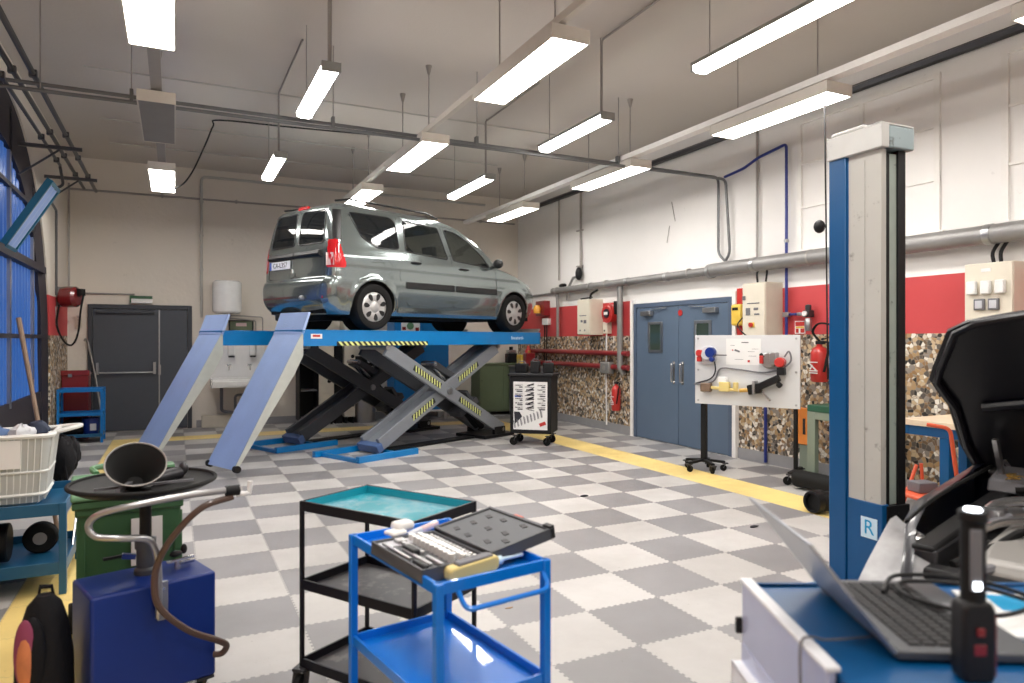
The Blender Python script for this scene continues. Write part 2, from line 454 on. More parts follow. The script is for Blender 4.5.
# ------------------------------------------------------------------ room shell
XL, XR, YB, YF, ZC = -1.6, 6.7, 13.56, -2.6, 4.59
M['floor_tiles'] = floor_material()
M['wall_back_paint'] = wall_material('wall_back_paint', 'plain', (.76, .70, .62))
M['wall_right_paint'] = wall_material('wall_right_paint', 'right', (.88, .865, .845))
M['wall_left_paint'] = wall_material('wall_left_paint', 'right', (.76, .70, .62))
struct(MB().b2((XL-.3, YF-.2, -.1), (XR+.3, YB+.3, 0)).build('floor', 'floor_tiles', smooth=False))
struct(MB().b2((XL-.3, YF-.2, ZC), (XR+.3, YB+.3, ZC+.12)).build('ceiling', 'ceiling_paint', smooth=False))
struct(MB().b2((XL-.3, YB, 0), (XR+.3, YB+.25, ZC)).build('wall_back', 'wall_back_paint', smooth=False))
struct(MB().b2((XR, YF, 0), (XR+.25, YB, ZC)).build('wall_right', 'wall_right_paint', smooth=False))
struct(MB().b2((XL-.3, YF-.2, 0), (XR+.3, YF, ZC)).build('wall_front', 'wall_back_paint', smooth=False))
# left wall with arched opening
AC, AW, AS, AH = 8.72, 3.06, 1.30, 2.95
def archpts(dw=0, n=40):
    return [(AC+(AW-dw)*math.cos(PI*i/n), AS+(AH-dw)*math.sin(PI*i/n)) for i in range(n+1)]
w_ = MB()
n = 40; A = archpts(n=n)
for X0, X1 in ((XL-.25, XL),):
    w_.b2((X0, YF, 0), (X1, AC-AW, ZC)); w_.b2((X0, AC+AW, 0), (X1, YB, ZC))
    for i in range(n):
        (y0, z0), (y1, z1) = A[i], A[i+1]
        w_.add([(X1, y0, z0), (X1, y1, z1), (X1, y1, ZC), (X1, y0, ZC), (X0, y0, z0), (X0, y1, z1), (X0, y1, ZC), (X0, y0, ZC)],
               [(0,1,2,3), (7,6,5,4), (0,4,5,1), (2,6,7,3)])
struct(w_.build('wall_left', 'wall_left_paint', smooth=False))
struct(MB().b2((XR-.02, YF, 0), (XR, 7.02, .14)).b2((XR-.02, 9.3, 0), (XR, YB, .14)).build('baseboard_right', 'baseboard_grey', smooth=False))
struct(MB().b2((.34, YB-.02, 0), (XR, YB, .13)).b2((XL, YB-.02, 0), (-1.36, YB, .13)).build('baseboard_back', 'baseboard_grey', smooth=False))

# arched industrial window / gate on the left
win = thing('window_1', 'tall arched steel window with blue corrugated panes', 'window', (XL-.02, AC, 0)); struct(win)
del win['category']
def yy(y): return y-AC
f_ = MB(); O = archpts(-.0); I = archpts(.56)
O = [(AC+AW, 0)]+O+[(AC-AW, 0)]; I = [(AC+AW-.5, 0)]+I+[(AC-AW+.5, 0)]
for i in range(len(O)-1):
    q = [(0, yy(O[i][0]), O[i][1]), (0, yy(O[i+1][0]), O[i+1][1]), (0, yy(I[i+1][0]), I[i+1][1]), (0, yy(I[i][0]), I[i][1])]
    q2 = [(p[0]-.06, p[1], p[2]) for p in q]
    f_.add(q+q2, [(0,1,2,3), (7,6,5,4), (0,4,5,1), (3,2,6,7)])
f_.b2((-.08, -AW+.3, 0), (-.01, AW-.3, .86))
f_.build('frame', 'window_frame', win, smooth=False)
mu = MB()
for y in (10.65, 9.27, 7.89, 6.51): mu.b2((-.08, yy(y)-.035, .8), (.0, yy(y)+.035, AS+AH*math.sqrt(max(0, 1-((y-AC)/AW)**2))-.1))
mu.build('mullion', 'steel', win, smooth=False)
tr = MB()
for z, hgt, d in ((1.6, .05, .01), (2.49, .09, .05), (3.25, .05, .01)):
    hw = (AW-.3)*math.sqrt(max(.05, 1-((max(z, AS)-AS)/AH)**2)); tr.b2((-.08, -hw, z-hgt/2), (d, hw, z+hgt/2))
tr.build('transom', 'window_frame', win, smooth=False)
cells = [11.3, 10.65, 9.27, 7.89, 6.51, 5.9]
for i in range(5):
    y1, y0 = cells[i], cells[i+1]
    p = MB(); k = 0; ny = max(6, int((y1-y0)/.045)); vs = []
    for j in range(ny+1):
        y = y0+(y1-y0)*j/ny; x = -.05+(.018 if j % 4 in (1, 2) else 0)
        zt = AS+(AH-.12)*math.sqrt(max(0, 1-((y-AC)/(AW-.1))**2))
        vs += [(x, yy(y), .86), (x, yy(y), zt)]
    p.add(vs, [(2*j, 2*j+2, 2*j+3, 2*j+1) for j in range(ny)])
    p.build('pane', 'blue_pane', win, smooth=False, recalc=False)
# opened hopper sash leaning into the room
sash = MB(); sy0, sy1 = yy(8.72), yy(9.22); ux, uz = .42, .72; L_ = math.hypot(ux, uz)
T = Matrix.Translation((.01, 0, 2.53)) @ Matrix.Rotation(math.atan2(ux, uz), 4, 'Y')
sash.T = T
ny = 12
vs = []
for j in range(ny+1):
    y = sy0+(sy1-sy0)*j/ny; x = .02 if j % 4 in (1, 2) else 0
    vs += [(x+.02, y, 0), (x+.02, y, L_), (x, y, 0), (x, y, L_)]
fs = []
for j in range(ny): a = 4*j; fs += [(a, a+4, a+5, a+1), (a+3, a+7, a+6, a+2)]
sash.add(vs, fs)
so = sash.build('sash', 'ramp_window_blue', win, smooth=False)
se = MB(); se.T = T
se.b2((-.02, sy0-.02, 0), (.045, sy0+.02, L_)).b2((-.02, sy1-.02, 0), (.045, sy1+.02, L_)).b2((-.02, sy0, L_-.04), (.045, sy1, L_)).b2((-.02, sy0, 0), (.045, sy1, .04))
se.build('sash_frame', 'sash_teal', so, smooth=False)

# blocked, painted-over windows high on the right wall
def blocked(idx, y0, y1, z0=2.60, z1=4.15, cols=2, rows=(3.12, 3.64)):
    w = thing('window_%d' % idx, 'walled-up window painted over white', 'window', (XR, (y0+y1)/2, z0)); struct(w); del w['category']
    h = (y1-y0)/2; f = MB(); t = .03
    f.b2((-t, -h, 0), (0, -h+.06, z1-z0)).b2((-t, h-.06, 0), (0, h, z1-z0)).b2((-t-.02, -h-.05, -.05), (0, h+.05, .02)).b2((-t-.003, -h-.003, z1-z0-.045), (0, h+.003, z1-z0+.004))
    for c in range(1, cols): y = -h+2*h*c/cols; f.b2((-t, y-.025, 0), (0, y+.025, z1-z0))
    for r in rows: f.b2((-t+.008, -h, r-z0-.012), (0, h, r-z0+.012))
    f.build('window_frame', 'white_wall_trim', w, smooth=False)
defm('white_wall_trim', (.84, .825, .80), .55)
blocked(2, 4.28, 6.0)
blocked(3, 1.2, 3.72)
blocked(4, -2.0, .3)

# ---- back double door (dark grey)
d = thing('door_1', 'dark grey steel double door with crash bar', 'door', (-.52, YB, 0)); struct(d); del d['category']
MB().b2((-.79, -.05, 0), (-.72, 0, 2.15)).b2((.72, -.05, 0), (.79, 0, 2.15)).b2((-.72, -.05, 2.08), (.72, 0, 2.15)).build('door_frame', 'grey_door_frame', d, bevel=.005)
MB().b2((-.715, -.035, .01), (.27, 0, 2.075)).build('door_leaf', 'grey_door', d, bevel=.004)
MB().b2((.28, -.035, .01), (.715, 0, 2.075)).build('door_leaf', 'grey_door', d, bevel=.004)
MB().b2((.265, -.045, .01), (.285, -.03, 2.07)).b2((.262, -.06, .95), (.30, -.04, 1.12)).build('edge_strip', 'steel', d, bevel=.002)
MB().b2((-.66, -.09, 2.0), (.2, -.035, 2.05)).build('door_closer', 'grey_door_frame', d, bevel=.004)
MB().tube([(-.64, -.10, 1.0), (.20, -.10, 1.0)], .014, 10).b2((-.665, -.12, .97), (-.625, -.035, 1.17)).b2((.18, -.12, .97), (.225, -.035, 1.17)).build('crash_bar', 'steel', d, bevel=.004)
# ---- right double door (blue-grey)
d = thing('door_2', 'blue-grey steel double door with small windows', 'door', (XR, 8.16, 0)); struct(d); del d['category']
MB().b2((-.05, 1.03, 0), (0, 1.10, 2.13)).b2((-.05, -1.10, 0), (0, -1.03, 2.13)).b2((-.05, -1.03, 2.06), (0, 1.03, 2.13)).build('door_frame', 'blue_door_frame', d, bevel=.004)
for s in (1, -1):
    a, b_ = (.005, 1.025) if s > 0 else (-1.025, -.005)
    lf = MB().b2((-.04, a, .01), (0, b_, 2.055)).build('door_leaf', 'blue_door', d, bevel=.004)
    c = s*.535
    fr = MB().b2((-.06, c-.17, 1.36), (-.04, c+.17, 1.40)).b2((-.06, c-.17, 1.79), (-.04, c+.17, 1.83)).b2((-.06, c-.17, 1.40), (-.04, c-.13, 1.79)).b2((-.06, c+.13, 1.40), (-.04, c+.17, 1.79)).build('vision_frame', 'steel', lf, bevel=.003)
    MB().b2((-.05, c-.13, 1.40), (-.042, c+.13, 1.79)).build('vision_pane', 'door_glass', lf)
    y = s*.10
    MB().tube(smoothpath([(-.04, y, .93), (-.085, y, .94), (-.09, y, 1.0), (-.09, y, 1.15), (-.085, y, 1.2), (-.04, y, 1.21)], 3), .012, 8).b2((-.045, y-.025, .90), (-.04, y+.025, 1.24)).build('pull_handle', 'chrome', lf)
    MB().b2((-.11, s*.72-.13, 1.93), (-.04, s*.72+.13, 2.0)).bar((-.09, s*.6, 2.02), (-.06, s*.25, 2.04), .02, .012).build('door_closer', 'steel', lf, bevel=.004)
MB().cyl((-.05, -.05, 1.95), (-.04, -.05, 1.95), .045, 20).build('round_sign', 'red_paint', d)
MB().ball((-.075, -.62, 1.0), .035, 12, 8).cyl((-.07, -.62, 1.0), (-.04, -.62, 1.0), .015).b2((-.05, -.66, .78), (-.04, -.58, 1.08)).bar((-.08, -.62, .86), (-.08, -.50, .86), .02, .02).build('door_knob', 'chrome', d)
struct(MB().b2((XR-.06, 6.98, 0), (XR, 7.045, 2.2)).build('trim_1', 'white_wall_trim', smooth=False))
struct(MB().b2((XR-.06, 9.27, 0), (XR, 9.34, 2.2)).build('trim_2', 'white_wall_trim', smooth=False))

# ------------------------------------------------------------------ ceiling lights
def panel_light(label, x, y, lit=True, housing='lamp_housing', rods=True, L=1.42):
    t = thing('ceiling_light', label, 'ceiling light', (x, y, 3.68), 0, 'wide panel lights in three ceiling rows')
    W = .29
    h = MB()
    h.b2((-W/2-.012, 0, .0), (-W/2, L, .09)).b2((W/2, 0, 0), (W/2+.012, L, .09)).b2((-W/2-.012, -.012, 0), (W/2+.012, 0, .09)).b2((-W/2-.012, L, 0), (W/2+.012, L+.012, .09)).b2((-W/2-.012, -.012, .09), (W/2+.012, L+.012, .102))
    h.build('housing', housing, t, smooth=False)
    MB().b2((-W/2, 0, .004), (W/2, L, .02)).build('diffuser', 'lamp_diffuser' if lit else 'lamp_unlit', t, smooth=False)
    if rods:
        for yy_ in (.22, L-.22):
            MB().tube([(0, yy_, .10), (0, yy_, ZC-3.68)], .007, 6).lathe([(.0, -.0), (.012, 0), (.035, .09), (.035, .1), (0, .1)], (0, yy_, ZC-3.68-.1), 12).build('suspension_rod', 'dull_pipe', t)
    return t
ROWY = {1: 1.45, 2: 4.25, 3: 7.1, 4: 9.9}
X1_, X2_, X3_ = -.15, 2.53, 5.17
panel_light('wide lit panel light at the top left, nearest of the left row', X1_, 4.27)
panel_light('unlit grey panel light, the dark one in the left row', X1_, 7.0, lit=False)
panel_light('small lit panel light above the grey back door', X1_, 9.78)
panel_light('large lit panel light high in the middle, nearest of the centre row', X2_, 4.28)
panel_light('lit panel light in the centre row, crossed by the pipe pair', X2_, 7.13)
panel_light('lit panel light just above the car roof, farthest of the centre row', X2_, 9.8)
panel_light('lit panel light cut off at the top right corner', X3_, 1.3)
panel_light('long lit panel light beside the wall, just left of the lift post top', X3_, 4.2)
panel_light('lit panel light in the wall row where the pipe pair passes', X3_, 7.05)
panel_light('farthest lit panel light near the back right corner', X3_, 10.0)
def batten(label, x, y, L=1.3, z=3.74):
    t = thing('batten_light', label, 'ceiling light', (x, y, z), 0, 'slim tube battens hanging between the rows')
    W = .075
    MB().prism([(-W, .035), (W, .035), (W*.9, .075), (-W*.9, .075)], 0, L, 'xz').b2((-W-.004, -.02, -.01), (W+.004, .005, .07)).b2((-W-.004, L-.005, -.01), (W+.004, L+.02, .07)).build('housing', 'lamp_housing_grey', t, bevel=.004)
    MB().prism([(-W, .036), (-W*.9, .005), (-W*.6, -.015), (W*.6, -.015), (W*.9, .005), (W, .036)], .004, L-.004, 'xz').build('diffuser', 'lamp_diffuser', t)
    for yy_ in (.12, L-.12):
        MB().tube([(0, yy_, .07), (0, yy_, ZC-z)], .0045, 6).build('suspension_rod', 'dull_pipe', t)
    return t
batten('slim lit batten left of centre, above the pipe pair', 1.14, 5.73)
batten('slim lit batten at the far left, in front of the back wall', 1.14, 8.72)
batten('slim lit batten in the middle, ending at the pipe pair', 3.85, 5.80)
batten('slim lit batten above the car, farthest right of the slim ones', 3.85, 8.65, 1.45)
batten('slim lit batten running out of the top edge of the photo', 3.85, 2.95, 1.5)
# trunking between the panel lights of a row
def trunk(label, x, spans, mname, z=3.80, w=.055, h=.06):
    m = MB()
    for a, b_ in spans: m.b2((-w/2, a, 0), (w/2, b_, h))
    tag(m.build('cable_trunking', mname, loc=(x, 0, z), smooth=False), label, 'cable duct')
trunk('brown cable trunking along the centre light row', X2_-.06, [(1.0, 12.0)], 'lamp_housing')
trunk('cream cable trunking along the right light row', X3_-.08, [(1.3, 12.6)], 'white_wall_trim', w=.11)
trunk('grey cable trunking along the left light row', X1_, [(4.0, 11.9)], 'dull_pipe', w=.09)
# near lamps above and behind the viewer
for i, (x, y) in enumerate(((-.15, 1.4), (2.53, 1.4), (-.15, -1.2), (2.53, -1.2), (5.17, -1.4))):
    l = bpy.data.lights.new('near_ceiling_lamp', 'AREA'); l.shape = 'RECTANGLE'; l.size = .3; l.size_y = 1.4; l.energy = LAMP*.3*1.4*PI*.9; l.color = (1, .96, .91)
    o = bpy.data.objects.new('near_ceiling_lamp', l); COL.objects.link(o); o.location = (x, y+.7, 3.66)

# ------------------------------------------------------------------ pipes and cables
def pipe(name, label, cat, pts, r, m, group=None, k=0, n=8, clamps=None):
    P = smoothpath(pts, k) if k else [Vector(p) for p in pts]
    o = Vector(P[0]); mb = MB().tube([p-o for p in P], r, n)
    if clamps:
        for c, s in clamps: mb.box(Vector(c)-o, s)
    return tag(mb.build(name, m, loc=o), label, cat, group)
def rounded(pts, r=.08, k=4):
    P = [Vector(p) for p in pts]; out = [P[0]]
    for i in range(1, len(P)-1):
        a = (P[i-1]-P[i]).normalized(); b = (P[i+1]-P[i]).normalized()
        for j in range(k+1):
            t = j/k; out.append((P[i]+a*r)*(1-t)**2+P[i]*2*t*(1-t)+(P[i]+b*r)*t*t)
    return out+[P[-1]]
pp = rounded([(-1.55, 7.3, 3.80), (6.64, 7.3, 3.76), (6.64, 7.3, 2.72), (6.64, 7.18, 2.62)])
pipe('conduit_pipe', 'upper of the two steel pipes crossing under the ceiling', 'pipe', pp, .018, 'pipe_pair', clamps=[((x, 7.3, 3.80), (.03, .06, .12)) for x in (-.36, 1.47, 3.08, 5.0)])
pp = rounded([(-1.55, 7.26, 3.73), (6.62, 7.14, 3.70), (6.64, 7.08, 2.70), (6.64, 7.16, 2.62)])
pipe('conduit_pipe', 'lower of the two steel pipes crossing under the ceiling', 'pipe', pp, .018, 'pipe_pair')
for i, x in enumerate((-1.06, -.36, 1.47, 3.08, 5.0)):
    pipe('hanger_rod', ['thin rod holding the pipe pair, beside the dark pipes at the left wall', 'thin rod holding the pipe pair, left of the unlit light', 'thin rod holding the pipe pair, under the slim left batten', 'thin rod holding the pipe pair, in the middle of the room', 'thin rod holding the pipe pair, nearest the right wall'][i], 'rod', [(x, 7.28, 3.74), (x, 7.28, ZC)], .006, 'dull_pipe')
for i, (x, z, y1, r) in enumerate(((-1.10, 3.85, 12.5, .024), (-1.25, 3.86, 12.4, .022), (-1.33, 3.80, 10.6, .018))):
    pipe('service_pipe', ['dark service pipe along the left wall, farthest from the wall', 'dark service pipe along the left wall, middle one', 'dark service pipe along the left wall, shortest, next to the wall'][i], 'pipe', [(x, -2.4, z), (x, y1, z)], r, 'dark_pipe', 'dark pipes along the left wall',
         clamps=[((x, y, z), (.06, .05, .06)) for y in (7.2, 9.2, 10.3, 11.4) if y < y1])
for j, y in enumerate((9.55, 11.3)):
    tag(MB().b2((-.0, -.02, -.02), (.62, .02, .02)).bar((0, 0, -.35), (.4, 0, -.02), .02, .02).build('pipe_bracket', 'dark_pipe', loc=(XL, y, 3.78)), ['wall bracket under the dark pipes, nearer one', 'wall bracket under the dark pipes, farther one'][j], 'bracket')
pipe('down_pipe', 'dark pipe dropping down the left wall to the hose reel', 'pipe', rounded([(-1.33, 10.6, 3.78), (-1.33, 10.9, 3.6), (-1.54, 10.9, 3.5), (-1.54, 11.9, 3.42), (-1.54, 11.9, 2.2)], .06), .018, 'dark_pipe')
pipe('conduit_pipe', 'thin grey conduit pair in the back left corner', 'pipe', [(-1.55, 13.3, 2.4), (-1.55, 13.3, 4.1)], .016, 'dull_pipe')
pipe('conduit_pipe', 'thin conduit running high across the back wall', 'pipe', [(XL, 13.53, 4.05), (6.6, 13.53, 4.05)], .018, 'dull_pipe', clamps=[((x, 13.53, 4.05), (.03, .06, .06)) for x in (-.2, 1, 2.2, 3.4, 4.6, 5.8)])
pipe('conduit_pipe', 'beige conduit bent down the back wall beside the white heater', 'pipe', rounded([(5.9, 13.52, 4.40), (.42, 13.52, 4.45), (.42, 13.52, 1.95)], .1), .024, 'post_cream', clamps=[((.42, 13.52, z), (.07, .05, .03)) for z in (4.0, 3.4, 2.8)])
pipe('conduit_pipe', 'thin conduit from the hose reel to the exit sign', 'pipe', [(-1.35, 13.53, 2.33), (-.62, 13.53, 2.33)], .014, 'dull_pipe')
pipe('hanging_cable', 'black cable drooping from the ceiling beside the small light above the grey door', 'cable', [(-.28, 10.7, 3.72), (-.12, 10.6, 3.62), (.06, 10.53, 3.65), (.21, 10.45, 3.84), (.37, 10.37, 4.21), (.47, 10.32, 4.47), (.56, 10.29, 4.55), (1.59, 10.18, 4.55), (3.44, 9.94, 4.55)], .011, 'black_plastic', k=5)
# conduits feeding the battens
for lab, pts in (('thin conduit on the ceiling feeding the left slim batten', [(1.14, 2.0, 4.56), (1.14, 5.75, 4.56), (1.14, 5.76, 3.8)]),
                 ('thin conduit on the ceiling feeding the far left batten', [(1.15, 7.2, 4.56), (1.14, 8.9, 4.56), (1.14, 8.9, 3.8)]),
                 ('thin conduit on the ceiling feeding the middle batten', [(3.83, 3.6, 4.56), (3.85, 5.9, 4.56), (3.85, 5.9, 3.8)]),
                 ('thin conduit on the ceiling feeding the batten above the car', [(3.83, 7.2, 4.56), (3.85, 8.8, 4.56), (3.85, 8.8, 3.8)])):
    pipe('ceiling_conduit', lab, 'pipe', rounded(pts, .04), .012, 'dull_pipe')
for i, (y, z, m_) in enumerate(((8.9, 4.55, 'dull_pipe'), (10.9, 4.55, 'dull_pipe'), (12.2, 4.55, 'dull_pipe'))):
    pipe('ceiling_conduit', ['thin conduit across the ceiling, nearest of three', 'thin conduit across the ceiling, middle of three', 'thin conduit across the ceiling, farthest of three'][i], 'pipe', [(-.9, y, z), (5.0, y, z)], .010, 'post_cream')
# right wall: long dark rail, duct, conduits
pipe('cable_rail', 'long dark cable rail high along the right wall', 'cable rail', [(6.64, -1, 4.28), (6.64, 13.4, 4.28)], .045, 'silver_dark', n=6)
duct = thing('ventilation_duct', 'big round galvanised duct running along the right wall', 'duct', (6.56, 0, 2.5))
MB().tube([(0, -2, 0), (0, 7.35, 0)], .088, 20).build('duct_section', 'galvanised', duct)
MB().tube([(0, 7.35, -.01), (0, 11.75, -.01)], .06, 16).build('duct_section', 'galvanised', duct)
rg = MB()
for y in (.6, 2.2, 3.75, 5.1, 6.55): rg.cyl((0, y-.03, 0), (0, y+.03, 0), .095, 20)
for y in (7.35, 8.3, 9.3, 10.4, 11.6): rg.cyl((0, y-.03, -.01), (0, y+.03, -.01), .068 if y > 7.4 else .098, 18)
each(rg, 'duct_collar', 'steel', duct)
MB().tube(rounded([(.03, 9.55, -.02), (.03, 9.55, -1.42), (.1, 9.55, -1.5)], .04), .05, 14).build('branch_duct', 'galvanised', duct)
MB().tube([(0, 11.6, 0), (.03, 11.62, -.35), (.03, 11.62, -.9)], .03, 10).build('branch_duct', 'galvanised', duct)
hb = MB()
for y in (1.0, 3.0, 5.7, 7.8, 9.9): hb.cyl((0, y-.012, 0), (0, y+.012, 0), .093 if y < 7.3 else .066, 16).bar((0, y, 0), (.14, y, 0), .03, .03)
each(hb, 'bracket', 'dull_pipe', duct)
pipe('wall_conduit', 'thin horizontal conduit on the right wall left of the duct', 'pipe', [(6.66, 11.9, 2.46), (6.66, 13.2, 2.46)], .02, 'galvanised')
pipe('wall_conduit', 'vertical conduit on the right wall above the beige box, left one', 'pipe', [(6.66, 11.7, 2.7), (6.66, 11.7, 4.25)], .015, 'dull_pipe')
pipe('wall_conduit', 'vertical conduit on the right wall above the valve, right one', 'pipe', [(6.66, 10.9, 2.75), (6.66, 10.9, 4.25)], .02, 'dull_pipe', clamps=[((6.66, 10.93, z), (.04, .2, .02)) for z in (2.9, 3.55)])
vl = thing('pipe_valve', 'small black and brass valve on the wall conduit', 'valve', (6.62, 11.2, 2.6))
MB().tube([(0, -.32, .12), (0, -.1, .1), (0, .05, -.05), (0, .12, -.3)], .025, 8).build('valve_pipe', 'galvanised', vl)
MB().ball((0, -.3, .16), (.06, .08, .12)).ball((-.02, .25, -.02), (.04, .14, .04)).build('valve_handle', 'black_plastic', vl)
pipe('drop_cable', 'black cable with a ball hanging beside the lift post', 'cable', [(5.28, 4.44, 3.72), (5.29, 4.43, 2.6), (5.30, 4.42, 1.2)], .007, 'black_plastic')
tag(MB().ball((0, 0, 0), (.05, .05, .06)).build('cable_ball', 'black_plastic', loc=(5.24, 4.46, 2.58)), 'black rubber ball on the hanging cable left of the post', 'ball')
pipe('wall_conduit', 'vertical conduit on the right wall, left of the blue air pipe', 'pipe', [(6.66, 6.62, 2.6), (6.66, 6.62, 4.25)], .016, 'dull_pipe')
ap = thing('air_pipe', 'dark blue compressed air pipe down the right wall', 'pipe', (6.64, 6.13, 0))
MB().tube(rounded([(0, 1.05, 3.74), (0, .7, 3.78), (0, .45, 3.86), (0, .0, 3.92), (0, 0, 1.4)], .05), .018, 10).tube([(0, 0, 1.86), (0, -.27, 1.86)], .015, 8).build('blue_tube', 'air_blue', ap)
MB().box((0, 0, 1.86), (.05, .09, .06)).box((0, 0, 2.75), (.045, .045, .04)).box((0, -.2, 1.86), (.04, .06, .04)).build('fitting', 'steel', ap, bevel=.006)
pipe('air_pipe', 'dark blue pipe rising from the floor behind the whiteboard', 'pipe', [(6.66, 6.48, .02), (6.66, 6.48, 1.3)], .02, 'air_blue')
af = thing('air_filter', 'small grey air filter regulator on the red band', 'air filter', (6.62, 5.79, 1.66))
MB().lathe([(0, 0), (.035, 0), (.04, .04), (.04, .13), (.03, .15), (0, .15)], n=16).build('bowl', 'steel', af)
MB().box((0, 0, .2), (.09, .09, .08)).lathe([(0, .24), (.035, .24), (.035, .30), (0, .31)], n=14).build('regulator', 'silver_dark', af, bevel=.008)
MB().cyl((-.05, 0, .2), (-.075, 0, .2), .03).build('pressure_gauge', 'white_plastic', af)
# marks on the wall
tag(MB().bar((0, .0, 0), (0, -.08, -.3), .012, .004, up=(1,0,0)).bar((0, .05, -.35), (0, .11, -.6), .012, .004, up=(1,0,0)).build('wall_scuff', 'dull_pipe', loc=(6.69, 8.35, 3.62)), 'dark scuff mark on the white wall above the blue door', 'scuff mark')
# ------------------------------------------------------------------ car on the lift
LIFT = (1.379, 8.66); LA = 24.0
def lw(x, y, z=0):
    c, s = math.cos(R(LA)), math.sin(R(LA)); return (LIFT[0]+x*c-y*s, LIFT[1]+x*s+y*c, z)
car = thing('estate_car', 'silver grey estate car standing on the raised blue scissor lift', 'car', lw(.41, .93, 1.685), LA)
LV = [  # z, x rear, x front, half width, rear corner r, front corner r
 (.20, .16, 4.25, .76, .14, .35), (.26, .09, 4.36, .80, .16, .40), (.34, .03, 4.43, .835, .18, .44), (.45, .0, 4.46, .858, .19, .46), (.56, .0, 4.46, .866, .19, .46),
 (.655, .025, 4.44, .868, .19, .46), (.685, .065, 4.42, .866, .16, .46), (.76, .07, 4.36, .868, .14, .46), (.84, .075, 4.24, .868, .13, .46), (.90, .078, 4.05, .866, .13, .45),
 (.96, .08, 3.80, .862, .13, .42), (1.02, .083, 3.50, .852, .13, .36), (1.09, .088, 3.32, .84, .13, .25), (1.20, .10, 3.18, .812, .13, .2), (1.335, .12, 3.00, .778, .13, .2),
 (1.445, .14, 2.82, .75, .13, .2), (1.53, .16, 2.65, .725, .13, .2), (1.60, .185, 2.47, .70, .13, .22), (1.64, .215, 2.32, .675, .14, .25), (1.67, .27, 2.12, .635, .16, .25),
 (1.695, .36, 1.9, .56, .18, .25), (1.71, .52, 1.7, .44, .2, .2)]
_Z = np.array([l[0] for l in LV]); _C = np.array([l[1:] for l in LV])
def lvl(z):
    # smooth (monotone cubic) interpolation of the section table
    i = int(np.clip(np.searchsorted(_Z, z)-1, 0, len(_Z)-2)); h = _Z[i+1]-_Z[i]; t = (z-_Z[i])/h
    def slope(j):
        if j <= 0: return (_C[1]-_C[0])/(_Z[1]-_Z[0])
        if j >= len(_Z)-1: return (_C[-1]-_C[-2])/(_Z[-1]-_Z[-2])
        a = (_C[j]-_C[j-1])/(_Z[j]-_Z[j-1]); b = (_C[j+1]-_C[j])/(_Z[j+1]-_Z[j])
        return np.where(a*b > 0, 2*a*b/np.where(np.abs(a+b) < 1e-9, 1, a+b), 0)
    m0, m1 = slope(i)*h, slope(i+1)*h
    return (2*t**3-3*t**2+1)*_C[i]+(t**3-2*t**2+t)*m0+(-2*t**3+3*t**2)*_C[i+1]+(t**3-t**2)*m1
WR, WF = (.75, .31), (3.655, .31)
def outline(z):
    xr, xf, w, rr, rf = lvl(z); pts = []
    nr, nc, ns, nfc, nf = 36, 14, 230, 16, 10
    for i in range(nr):                                   # rear face, centre to corner
        y = (w-rr)*i/nr; pts.append((xr+.035*(y/w)**2, y))
    xr2 = xr+.035*((w-rr)/w)**2
    for i in range(nc): a = PI/2*i/nc; pts.append((xr2+rr*(1-math.cos(a)), w-rr+rr*math.sin(a)))
    x0, x1 = xr2+rr, xf-rf
    for i in range(ns): x = x0+(x1-x0)*i/ns; pts.append((x, w))
    for i in range(nfc): a = PI/2*i/nfc; pts.append((xf-rf+rf*math.sin(a), w-rf+rf*math.cos(a)))
    for i in range(nf+1): pts.append((xf, (w-rf)*(1-i/nf)))
    out = []
    for x, y in pts:
        if y > .6:                                        # slight side barrel, arch flares
            y -= .022*((x-2.1)/2.1)**2
            for wx, wz in (WR, WF):
                r = math.hypot(x-wx, z-wz)
                if z < .75: y += .014*math.exp(-((r-.37)/.045)**2)
            if .60 < z < 1.0: y -= .006*math.exp(-((z-.80)/.06)**2)
        out.append((x, y))
    return out
zs = list(np.arange(.20, 1.61, .0125))+list(np.arange(1.61, 1.711, .006))
GR = np.array([[(x, y, z) for x, y in outline(z)] for z in zs]); NK, NM, _ = GR.shape
def ysurf(x, z):
    o = outline(z); n0 = 36; best = min(o[n0:-10], key=lambda p: abs(p[0]-x)); return best[1]
def rnd(poly, r=.04, k=5):
    out = []; n = len(poly); P = [Vector(p) for p in poly]
    for i in range(n):
        a, b, c = P[i-1], P[i], P[(i+1) % n]; u = (a-b); v = (c-b); q = min(r, u.length*.45, v.length*.45); u.normalize(); v.normalize()
        for j in range(k+1): t = j/k; out.append(tuple((b+u*q)*(1-t)**2+b*2*t*(1-t)+(b+v*q)*t*t))
    return out
def fit(poly): return [(x-.045-.035*max(0, (z-1.05)/.45), z+.02+.11*(z-1.05)) if z > .98 else (x-.02, z) for x, z in poly]
QW = rnd(fit([(.50, 1.485), (1.19, 1.50), (1.27, 1.44), (1.25, 1.10), (.86, 1.085), (.64, 1.19)]), .06)
RW = rnd(fit([(1.43, 1.49), (2.08, 1.465), (2.17, 1.045), (1.36, 1.085)]), .035)
FW = rnd(fit([(2.21, 1.455), (2.45, 1.43), (2.70, 1.33), (2.93, 1.17), (3.08, 1.0), (2.29, 1.04)]), .035)
RD = rnd(fit([(1.31, 1.525), (2.145, 1.505), (2.24, 1.03), (2.25, .35), (1.36, .35), (1.20, .74), (1.27, 1.0)]), .05)
FD = rnd(fit([(2.16, 1.50), (2.48, 1.47), (2.76, 1.35), (3.02, 1.17), (3.20, .95), (3.24, .62), (3.20, .35), (2.265, .35), (2.255, 1.03)]), .03)
TLs = rnd([(-.05, 1.16), (.20, 1.17), (.235, 1.05), (.30, .83), (.27, .80), (-.05, .80)], .02)
ARC = [[(c[0]+.355*math.cos(2*PI*i/40), c[1]+.355*math.sin(2*PI*i/40)) for i in range(40)] for c in (WR, WF)]
